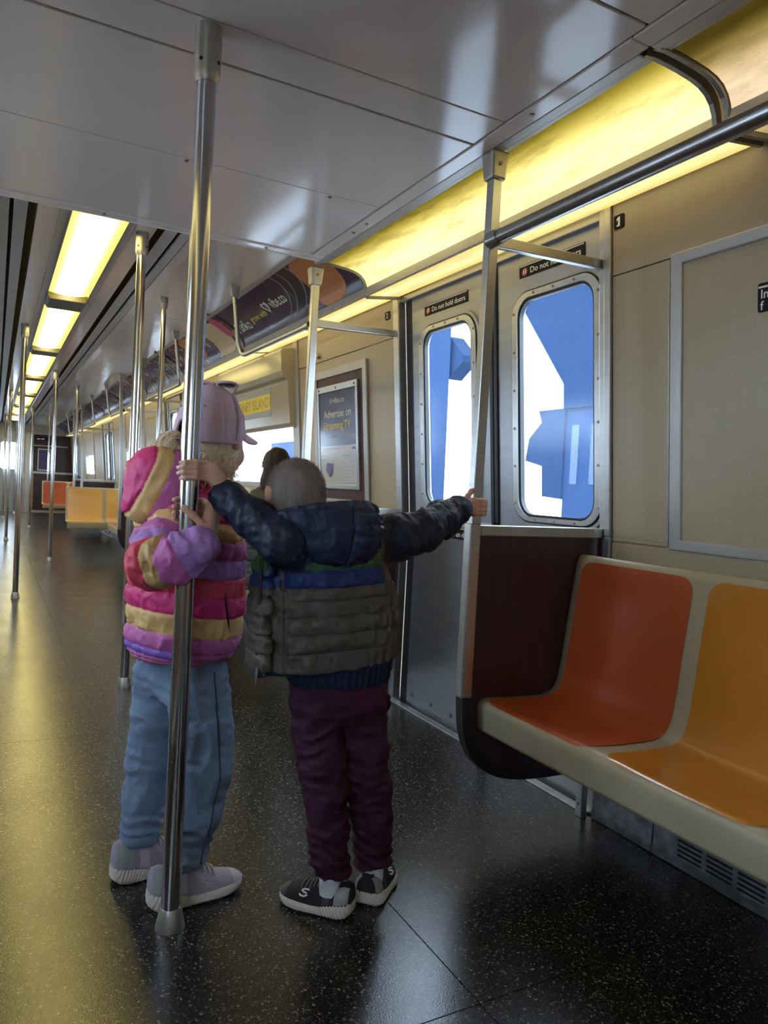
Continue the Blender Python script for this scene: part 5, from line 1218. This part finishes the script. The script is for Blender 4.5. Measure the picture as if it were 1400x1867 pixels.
# jeans
f = Field((.27, 1.75, .085), (.62, 2.12, .66), .0038)
f.column([(.50, .455, 1.945, .10, .082), (.54, .458, 1.945, .112, .090), (.64, .458, 1.945, .112, .092)], TF, .02)
f.chain([(.485, 1.888, .54), (.497, 1.870, .42), (.503, 1.862, .32), (.484, 1.850, .22), (.462, 1.842, .115)], [.082, .076, .071, .060, .052], .016)
f.chain([(.420, 2.0, .54), (.405, 2.005, .42), (.398, 2.01, .32), (.386, 2.010, .22), (.374, 2.006, .115)], [.080, .068, .062, .056, .052], .016)
f.cut((0, 0, .092), (0, 0, -1))
f.disp(lambda P: folds(P, .36, .0015)+folds(P, .14, .0025)+.003*seam(P[:, 2]-.122, .003)+folds(P, .54, .0015)+vnoise(P, (13, 13, 14))*.006+ridge(P, (16, 16, 20))*.0045+ridge(P+.4, (36, 36, 40))*.0022)
JE = put_mesh('jeans', [f.mesh()], DENIM, GIRL, label='light blue loose jeans')
def on_surface(V, x, z, tol=.008):
    m_ = (np.abs(V[:, 0]-x) < tol) & (np.abs(V[:, 2]-z) < tol); return (x, V[m_, 1].min()-.0005, z) if m_.any() else None
JV = np.empty(len(JE.data.vertices)*3, np.float32); JE.data.vertices.foreach_get('co', JV); JV = JV.reshape(-1, 3)+np.array(wloc(JE)); zs = np.linspace(.585, .105, 40)
path = [q for q in (on_surface(JV, float(np.interp(z, [.1, .22, .32, .42, .57], [.486, .506, .525, .519, .506])), float(z)) for z in zs) if q]
b = MB(); b.tube(path, .0020, 6); b.build('side_seam', mat('dark blue stitching', (.03, .04, .07), .8), JE)
# puffer jacket
GPROF = [(.606, .452, 1.945, .120, .110), (.622, .453, 1.945, .142, .128), (.66, .455, 1.945, .152, .136), (.78, .455, 1.945, .158, .138), (.88, .457, 1.945, .156, .132), (.95, .460, 1.945, .150, .128), (1.0, .464, 1.945, .130, .108), (1.035, .468, 1.945, .10, .085), (1.06, .472, 1.945, .07, .065)]
GS = [.616, .636, .678, .730, .781, .830, .878, .925, .97]
SLV = [(.415, 1.850, .980), (.352, 1.785, .905), (.332, 1.738, .872), (.372, 1.690, .888), (.418, 1.677, .918)]
def arm_t(V):
    best = np.full(len(V), 9.); T = np.zeros(len(V)); acc = 0
    for a, b in zip(SLV[:-1], SLV[1:]):
        a = np.array(a); b = np.array(b); ab = b-a; t = np.clip(((V-a)@ab)/(ab@ab), 0, 1); d = np.linalg.norm(V-a-t[:, None]*ab, axis=1); l = np.linalg.norm(ab); m_ = d < best; T[m_] = acc+t[m_]*l; best[m_] = d[m_]; acc += l
    return best, T
def gdisp(P):
    bd, T = arm_t(P); on = (np.clip((.078-bd)/.012, 0, 1)); zz = P[:, 2]+.012*np.sin((P[:, 0]-.45)*12)
    d = 0*zz
    for s in GS: d = d+.0046*seam(zz-s, .0030)
    u = np.interp(zz, GS, np.arange(len(GS))) % 1; d = d-.0022*(1-(2*u-1)**2)
    for s in (.035, .075, .115, .150, .185, .222, .252): on_s = .0055*seam(T-s, .0042); d = np.where(on > .5, on_s*on, d) if s == .035 else d+on_s*on
    return d+vnoise(P, (16, 16, 30))*.004+vnoise(P, (45, 45, 80))*.0018+ridge(P, (34, 34, 18))*.0050+ridge(P+.7, (60, 60, 36))*.0024
f = Field((.26, 1.60, .57), (.64, 2.17, 1.10), .0036)
f.column(GPROF, TF, .02, 2.25)
f.chain(SLV, [.062, .060, .060, .055, .045], .018)
f.chain([(.50, 2.03, .975), (.52, 2.09, .82), (.545, 2.03, .69)], [.062, .058, .045], .02)
f.disp(gdisp, .03)
CREAM, MAG, CORAL, ORCH, PURPLE, LAV = (np.array(q) for q in ((.66, .42, .17), (.60, .035, .17), (.62, .06, .105), (.50, .13, .36), (.22, .11, .48), (.36, .19, .48)))
def paint_g(V):
    zz = V[:, 2]+.012*np.sin((V[:, 0]-.45)*12); lev = np.searchsorted(GS, zz); tab = np.array([PURPLE, ORCH*.95, ORCH, CREAM, MAG, CORAL, LAV, ORCH, CREAM, MAG, MAG]); tab[0] = ORCH*.8
    c = tab[np.clip(lev, 0, 10)]; left = V[:, 0] < .42; c[left & (lev == 1)] = PURPLE; 
    bd, T = arm_t(V); on = bd < .073; sc = np.array([MAG, CREAM, ORCH, LAV, CORAL, CREAM*.8, ORCH, LAV])[np.clip(np.searchsorted([.035, .075, .115, .150, .185, .222, .252], T), 0, 7)]
    sc2 = sc; c[on] = sc2[on]; return c
GJ = put_mesh('jacket', [f.mesh()], NYLON, GIRL, paint=paint_g, label='puffer jacket in pink, cream, orchid and purple bands')
f = Field((.25, 1.74, .92), (.50, 2.08, 1.20), .0036)
f.ell((.358, 1.890, 1.050), (.098, .066, .100), 0, az=TF, tilt=.25); f.ell((.41, 1.90, 1.09), (.10, .06, .055), .03, az=TF); f.ell((.335, 1.90, 1.0), (.075, .05, .05), .03, az=TF)
WST = [.274, .318, .360, .400, .425]
f.disp(lambda P: sum(.005*seam((P[:, 0]-.38*(P[:, 2]-1.05))-w, .004) for w in WST)+vnoise(P, (22, 22, 30))*.004+ridge(P, (34, 34, 26))*.004)
put_mesh('hood', [f.mesh()], NYLON, GJ, paint=lambda V: np.array([CORAL, MAG, CREAM, ORCH, MAG, CORAL])[np.searchsorted(WST, V[:, 0]-.38*(V[:, 2]-1.05))], label='striped padded hood hanging on the back')
# hem piping, pocket and cuff
b = MB(); pts = []
for k in range(49):
    a = 2*PI*k/48; ca, sa = math.cos(a), math.sin(a); u = math.copysign(abs(ca)**.88, ca)*.131; v = math.copysign(abs(sa)**.88, sa)*.120; pts.append((.453+u*math.cos(TF)+v*math.sin(TF), 1.945-u*math.sin(TF)+v*math.cos(TF), .614))
b.tube(pts, .005, 8, caps=False); b.build('hem_binding', mat('rose binding', (.42, .12, .17), .6), GJ, smooth=True)
b = MB(); b.grid([[(.517+.020*t+w_, 1.806+.006*t-abs(w_)*.3-.009, .795-.108*t) for w_ in (-.0035*math.sin(PI*max(.05, min(.95, t))), .0035*math.sin(PI*max(.05, min(.95, t))))] for t in np.linspace(0, 1, 9)]); b.build('pocket', mat('dark pocket slit', (.03, .006, .012), .9), GJ)
d = (Vector(SLV[-1])-Vector(SLV[-2])).normalized(); b = MB(); c0 = Vector(SLV[-1])
b.tube([c0-d*.004, c0+d*.010, c0+d*.014, c0+d*.006], [.047, .043, .036, .032], 22, caps=False); b.build('cuff', mat('lavender cuff', (.34, .2, .42), .7, bump=.3, bscale=200), GJ, smooth=True)
GM = [SOLEW, GREYSH, GREYSH2, GREYSH3, GREYSH]
shoe(GIRL, (.366, 1.826, 0), (.612, 1.850, 0), GM, 'lilac grey right trainer, toe pointing right', wid=.043, collar=.106, brand='Z', sole_h=.030, lacecol=LACEM)
shoe(GIRL, (.302, 1.985, 0), (.545, 2.03, 0), GM, 'lilac grey left trainer, set further back', wid=.043, collar=.108, brand='Z', sole_h=.030, lacecol=LACEM)
# cap
cc = np.array((.503, 1.95, 1.185))
f = Field((.37, 1.82, 1.14), (.70, 2.15, 1.35), .0026)
f.ell(cc, (.090, .104, .141), 0, az=GF)
def capd(P):
    q = P-cc; a = np.arctan2(q@gl, q@gf); d = 0
    for k in range(6): d = d+.0022*seam(((a-k*PI/3+PI) % (2*PI)-PI)*np.hypot(q@gl, q@gf), .003)
    return d+vnoise(P, (28, 28, 28))*.0022+vnoise(P, (60, 60, 60))*.0010
f.disp(capd)
f.ell(cc, (.0825, .0965, .133), 0, az=GF, sub=True)
f.cut((0, 0, 1.166), (0, 0, -1)); f.cut(tuple(cc+np.array((0, 0, 1.168-1.185))), np.array((.36*gf[0], .36*gf[1], -1))/1.063)
bk = cc-gf*.10
f.ell((bk[0], bk[1], 1.186), (.037, .04, .040), .002, az=GF, sub=True)
f.cap(tuple(cc+np.array((0, 0, .139))), tuple(cc+np.array((0, 0, .143))), .007, .005, .002)
CAP = put_mesh('cap', [f.mesh()], LILAC, GIRL, label='lilac baseball cap')
b = MB(); b.grid([[cc-gf*.1045*math.cos(a)+gl*.0905*math.sin(a)+np.array((0, 0, h-1.185+1.166)) for a in np.linspace(-.50, .50, 11)] for h in (0, .013)]); o = b.build('strap', LILAC, CAP, smooth=True); o.modifiers.new('s', 'SOLIDIFY').thickness = .002
b = MB(); p = cc-gf*.106; b.hexa([tuple(p+gl*x+np.array((0, 0, z-1.185))) if k < 4 else tuple(p-gf*.003+gl*x+np.array((0, 0, z-1.185))) for k, (x, z) in enumerate([(-.008, 1.165), (.006, 1.165), (.006, 1.184), (-.008, 1.184)]*2)]); b.build('strap_tab', GREYSH2, CAP)
b = MB(); rows = []
for i in range(10):
    t = i/9; rw = []
    for j in range(17):
        a = (j/16*2-1)*1.15; base = cc+gf*.098*math.cos(a)+gl*.088*math.sin(a); tip = math.cos(a*1.25)**.6 if abs(a*1.25) < PI/2 else 0
        rw.append(base+gf*(.088*tip*t)+np.array((0, 0, 1.222-1.185-.026*t*tip-.045*abs(math.sin(a))**1.7+.010*math.cos(a)*(1-t)*0)))
    rows.append(rw)
b.grid(rows); o = b.build('visor', LILAC, CAP, smooth=True, fix=False); o.modifiers.new('s', 'SOLIDIFY').thickness = .004
def capeye(a, h):
    r = math.sqrt(max(0, 1-(h/.141)**2)); p = cc+gf*.104*r*math.cos(a)+gl*.090*r*math.sin(a)+np.array((0, 0, h)); n = (gf*math.cos(a)/.104+gl*math.sin(a)/.09)*r+np.array((0, 0, h/.141**2)); n /= np.linalg.norm(n); return p, n
for a in (PI*5/6, -PI*5/6, PI/2, -PI/2):
    p, n = capeye(a, .075); b = MB(); b.tube([p-n*.002, p+n*.0012], .0038, 10); b.build('eyelet', LILACD if 'LILACD' in globals() else GREYSH3, CAP)
# sunglasses resting on the cap
SG = empty('sunglasses', tuple(cc+np.array((0, 0, .14))), 'lilac framed sunglasses resting on top of the lilac cap', 'sunglasses')
SGM = mat('lilac glossy frame', (.50, .38, .50), .25); LENS = mat('dark rosy lens', (.05, .025, .03), .08, spec=.7)
top = cc+np.array((0, 0, .142))+gf*.020
def lens_pts(s, r, o):
    ce = top+gl*s*.036+np.array((0, 0, .001)); up2 = gf*.95+np.array((0, 0, -.16)); up2 = up2/np.linalg.norm(up2); out = []
    for k in range(24):
        a = 2*PI*k/24; out.append(ce+gl*r*1.18*math.copysign(abs(math.cos(a))**.8, math.cos(a))+up2*r*.92*math.copysign(abs(math.sin(a))**.8, math.sin(a))+np.array((0, 0, o)))
    return out
for s in (-1, 1):
    b = MB(); q = lens_pts(s, .0225, 0); b.tube(q+[q[0]], .0034, 8, caps=False); b.build('lens_rim', SGM, SG, smooth=True)
    b = MB(); b.add(lens_pts(s, .0215, .0006), [tuple(range(24))]); b.build('lens', LENS, SG)
    h = [top+gl*s*.064+np.array((0, 0, .000))]
    for a, hh in ((1.30, .112), (1.42, .080), (1.52, .045), (1.60, .012), (1.66, -.008)):
        p, n = capeye(s*a, hh); h.append(p+n*.0055)
    b = MB(); b.tube([tuple(x) for x in h], [.0034, .0034, .0034, .0034, .0036, .004], 8); b.build('temple', SGM, SG, smooth=True)
b = MB(); b.tube([tuple(top-gl*.012+np.array((0, 0, .002))), tuple(top+np.array((0, 0, .005))), tuple(top+gl*.012+np.array((0, 0, .002)))], .003, 8); b.build('bridge', SGM, SG, smooth=True)
# wavy fair hair
HAIRG = mat('fair wavy hair', (.95, .79, .57), .42, var=.22, vscale=40, stretch=(6, 6, 1), spec=.5, bump=.25, bscale=120)
f = Field((.38, 1.82, 1.03), (.64, 2.09, 1.30), .004)
f.ell((.511, 1.955, 1.18), (.074, .091, .095), 0, az=GF); f.ell(tuple(np.array((.511, 1.955, 1.125))-gf*.045), (.062, .034, .050), .03, az=GF)
f.ell(tuple(np.array((.511, 1.955, 1.13))+gf*.075), (.085, .07, .09), .01, az=GF, sub=True)
f.disp(lambda P: .003*vnoise(P, (60, 60, 10))+.002*vnoise(P, (120, 120, 20)))
GH = put_mesh('hair', [f.mesh()], HAIRG, GIRL, label='fair wavy hair falling from under the cap')
b = MB(); r2 = np.random.default_rng(11)
for i in range(620):
    a = r2.uniform(-2.15, 1.45); base = cc-gf*.094*math.cos(a)*r2.uniform(.86, 1.0)+gl*.082*math.sin(a)*r2.uniform(.86, 1.0); base[2] = 1.172
    L = r2.uniform(.05, .135)*(1 if abs(a) < 1.5 else .85); out = (-gf*math.cos(a)+gl*math.sin(a)); ph = r2.uniform(0, 6.28); am = r2.uniform(.003, .010); fr = r2.uniform(1.2, 2.6); tg = np.cross(out, (0, 0, 1)); pts = []
    if a < -.2 and r2.random() < .55: L *= .6
    for k in range(9):
        t = k/8; pts.append(tuple(base+out*(.010*t+.018*t*t*r2.uniform(.3, 1)+am*math.cos(ph+fr*6.28*t)*t)+tg*(am*1.5*math.sin(ph+fr*6.28*t)*t+.010*t*math.sin(ph))-np.array((0, 0, L*t))))
    b.tube(pts, [.0016]*6+[.0013, .001, .0005], 4, caps=False)
for i in range(150):   # loose curls over the hood on her left-back side
    a = r2.uniform(-1.25, -.1); base = cc-gf*.098*math.cos(a)+gl*.086*math.sin(a); base[2] = r2.uniform(1.166, 1.185); out = (-gf*math.cos(a)+gl*math.sin(a)); tg = np.cross(out, (0, 0, 1)); ph = r2.uniform(0, 6.28); am = r2.uniform(.004, .011); L = r2.uniform(.03, .075); pts = []
    for k in range(9):
        t = k/8; pts.append(tuple(base+out*(L*t*.8+am*math.cos(ph+8*t)*t)+tg*(am*math.sin(ph+8*t)*t)+np.array((0, 0, .012*math.sin(t*3.1)-.030*t*t))))
    b.tube(pts, [.0014]*6+[.0012, .0009, .0005], 4, caps=False)
o = b.build('hair_strands', HAIRG, GH, smooth=True, fix=False); o['kind'] = 'stuff'

# ================================================================== THE SITTING WOMAN
WS = mat('woman skin', (.55, .34, .25), .5, spec=.35); DHAIR = mat('long dark brown hair', (.022, .014, .012), .42, bump=.5, bscale=90, stretch=(5, 5, .5), spec=.2); VEST = mat('dark olive padded vest', (.028, .026, .020), .6, bump=.3, bscale=60, var=.2); WSL = mat('white sleeve cloth', (.60, .60, .60), .8, bump=.3, bscale=80); DTR = mat('dark trousers', (.02, .021, .026), .8)
f = Field((1.10, 3.70, 0), (1.82, 4.75, 1.32), .008)
wf = math.radians(20)
wP = head(f, (1.505, 4.23, 1.195), wf, 1.08)
f.chain([(1.495, 4.22, 1.12), (1.485, 4.21, 1.03)], [.045, .055], .02)
f.column([(.44, 1.48, 4.18, .15, .10), (.60, 1.48, 4.18, .14, .09), (.80, 1.48, 4.18, .13, .085), (.95, 1.48, 4.19, .16, .09), (1.02, 1.485, 4.20, .14, .07), (1.06, 1.49, 4.20, .06, .05)], wf, .03)
for sd in (-1, 1):
    l = np.array((math.cos(wf), -math.sin(wf), 0))*sd; d_ = np.array((math.sin(wf), math.cos(wf), 0)); s0 = np.array((1.485, 4.20, .98))+l*.16
    e0 = s0+l*.05+np.array((0, 0, -.26)); w0 = e0+d_*.22-l*.06+np.array((0, 0, .0)); f.chain([s0, e0, w0], [.048, .038, .028], .02)
    f.ell(w0+d_*.05, (.03, .05, .018), .01, az=wf)
    for q in range(4): f.chain([w0+d_*.08+l*(.024-.016*q), w0+d_*.125+l*(.022-.015*q)+np.array((0, 0, -.012)), w0+d_*.145+l*(.02-.014*q)+np.array((0, 0, -.035))], [.009, .0085, .007], .004)
    f.chain([w0+d_*.04-l*.026, w0+d_*.085-l*.045], [.011, .009], .006)
    h0 = np.array((1.48, 4.19, .52))+l*.09; k0 = h0+np.array((-.22, .30, -.01)); a0 = k0+np.array((-.04, .06, -.40)); f.chain([h0, k0, a0], [.085, .06, .04], .03); f.cap(a0+np.array((0, 0, -.04)), a0+np.array((-.12, .10, -.05)), .035, .028, .02)
WOMAN = put_mesh('person', [f.mesh()], WS, loc=(1.48, 4.2, .43), label='person with long dark hair sitting by the window in dark vest, back turned', cat='person')
eyes(wP, wf, WOMAN, 1.08)
f = Field((1.30, 4.0, .90), (1.70, 4.40, 1.34), .005)
f.ell((1.503, 4.225, 1.198), (.084, .100, .094), 0, az=wf)
bkw = -np.array((math.sin(wf), math.cos(wf), 0)); q = np.array((1.503, 4.225, 1.10))+bkw*.05
f.ell(tuple(q), (.088, .055, .11), .03, az=wf); f.chain([tuple(q+np.array((-.05, 0, -.02))), tuple(q+np.array((-.085, .0, -.13)))], [.04, .022], .03); f.chain([tuple(q+np.array((.04, 0, -.02))), tuple(q+np.array((.06, .0, -.10)))], [.04, .025], .03)
f.ell(tuple(np.array((1.503, 4.225, 1.15))-bkw*.09), (.07, .07, .085), .01, az=wf, sub=True)
f.disp(lambda P: .004*vnoise(P, (60, 60, 6)))
put_mesh('hair', [f.mesh()], DHAIR, WOMAN, label='long dark straight hair')
f = Field((1.22, 4.0, .40), (1.76, 4.42, 1.10), .006)
f.column([(.44, 1.48, 4.18, .165, .125), (.60, 1.48, 4.18, .165, .12), (.80, 1.48, 4.18, .155, .115), (.95, 1.48, 4.19, .165, .115), (1.02, 1.485, 4.20, .145, .09), (1.055, 1.49, 4.20, .09, .07)], wf, .02)
f.disp(lambda P: .006*seam((P[:, 2]*14 % 1)-.5, .07)+vnoise(P, (20, 20, 30))*.004)
put_mesh('vest', [f.mesh()], VEST, WOMAN, label='dark olive padded vest')
f = Field((1.15, 3.95, .62), (1.82, 4.70, 1.06), .006)
for sd in (-1, 1):
    l = np.array((math.cos(wf), -math.sin(wf), 0))*sd; d_ = np.array((math.sin(wf), math.cos(wf), 0)); s0 = np.array((1.485, 4.20, .98))+l*.16; e0 = s0+l*.05+np.array((0, 0, -.26)); w0 = e0+d_*.20-l*.055; f.chain([s0, e0, w0], [.060, .050, .038], .02)
f.disp(lambda P: vnoise(P, (20, 20, 26))*.005)
put_mesh('sleeves', [f.mesh()], WSL, WOMAN, label='white sleeves')
f = Field((1.0, 3.95, .06), (1.78, 4.85, .66), .008)
for sd in (-1, 1):
    l = np.array((math.cos(wf), -math.sin(wf), 0))*sd; h0 = np.array((1.48, 4.19, .52))+l*.09; k0 = h0+np.array((-.22, .30, -.01)); a0 = k0+np.array((-.04, .06, -.40)); f.chain([h0, k0, a0+np.array((0, 0, .03))], [.095, .075, .055], .03)
f.disp(lambda P: vnoise(P, (14, 14, 14))*.005)
put_mesh('trousers', [f.mesh()], DTR, WOMAN)
# padded jacket and pale bag on the seat beside her
f = Field((1.20, 3.58, .42), (1.62, 4.02, .72), .006)
f.ell((1.40, 3.80, .55), (.15, .13, .09), 0); f.ell((1.33, 3.78, .60), (.10, .12, .07), .04); f.disp(lambda P: .007*seam((P[:, 2]*16+P[:, 0]*3) % 1-.5, .08)+vnoise(P, (16, 16, 20))*.012)
put_mesh('folded_jacket', [f.mesh()], mat('dark green padded cloth', (.018, .03, .026), .6, bump=.2, bscale=60), loc=(1.40, 3.80, .44), label='dark green padded jacket lying on the bench behind the two standing persons', cat='jacket')
f = Field((1.16, 3.34, .42), (1.50, 3.66, .62), .005)
f.ell((1.36, 3.50, .49), (.11, .10, .052), 0); f.ell((1.32, 3.50, .53), (.07, .08, .045), .03); f.disp(lambda P: vnoise(P, (14, 14, 16))*.008)
put_mesh('tote_bag', [f.mesh()], mat('pale canvas', (.55, .54, .52), .8, bump=.3, bscale=150), loc=(1.36, 3.50, .44), label='pale soft bag on the bench seen between the two standing persons', cat='bag')
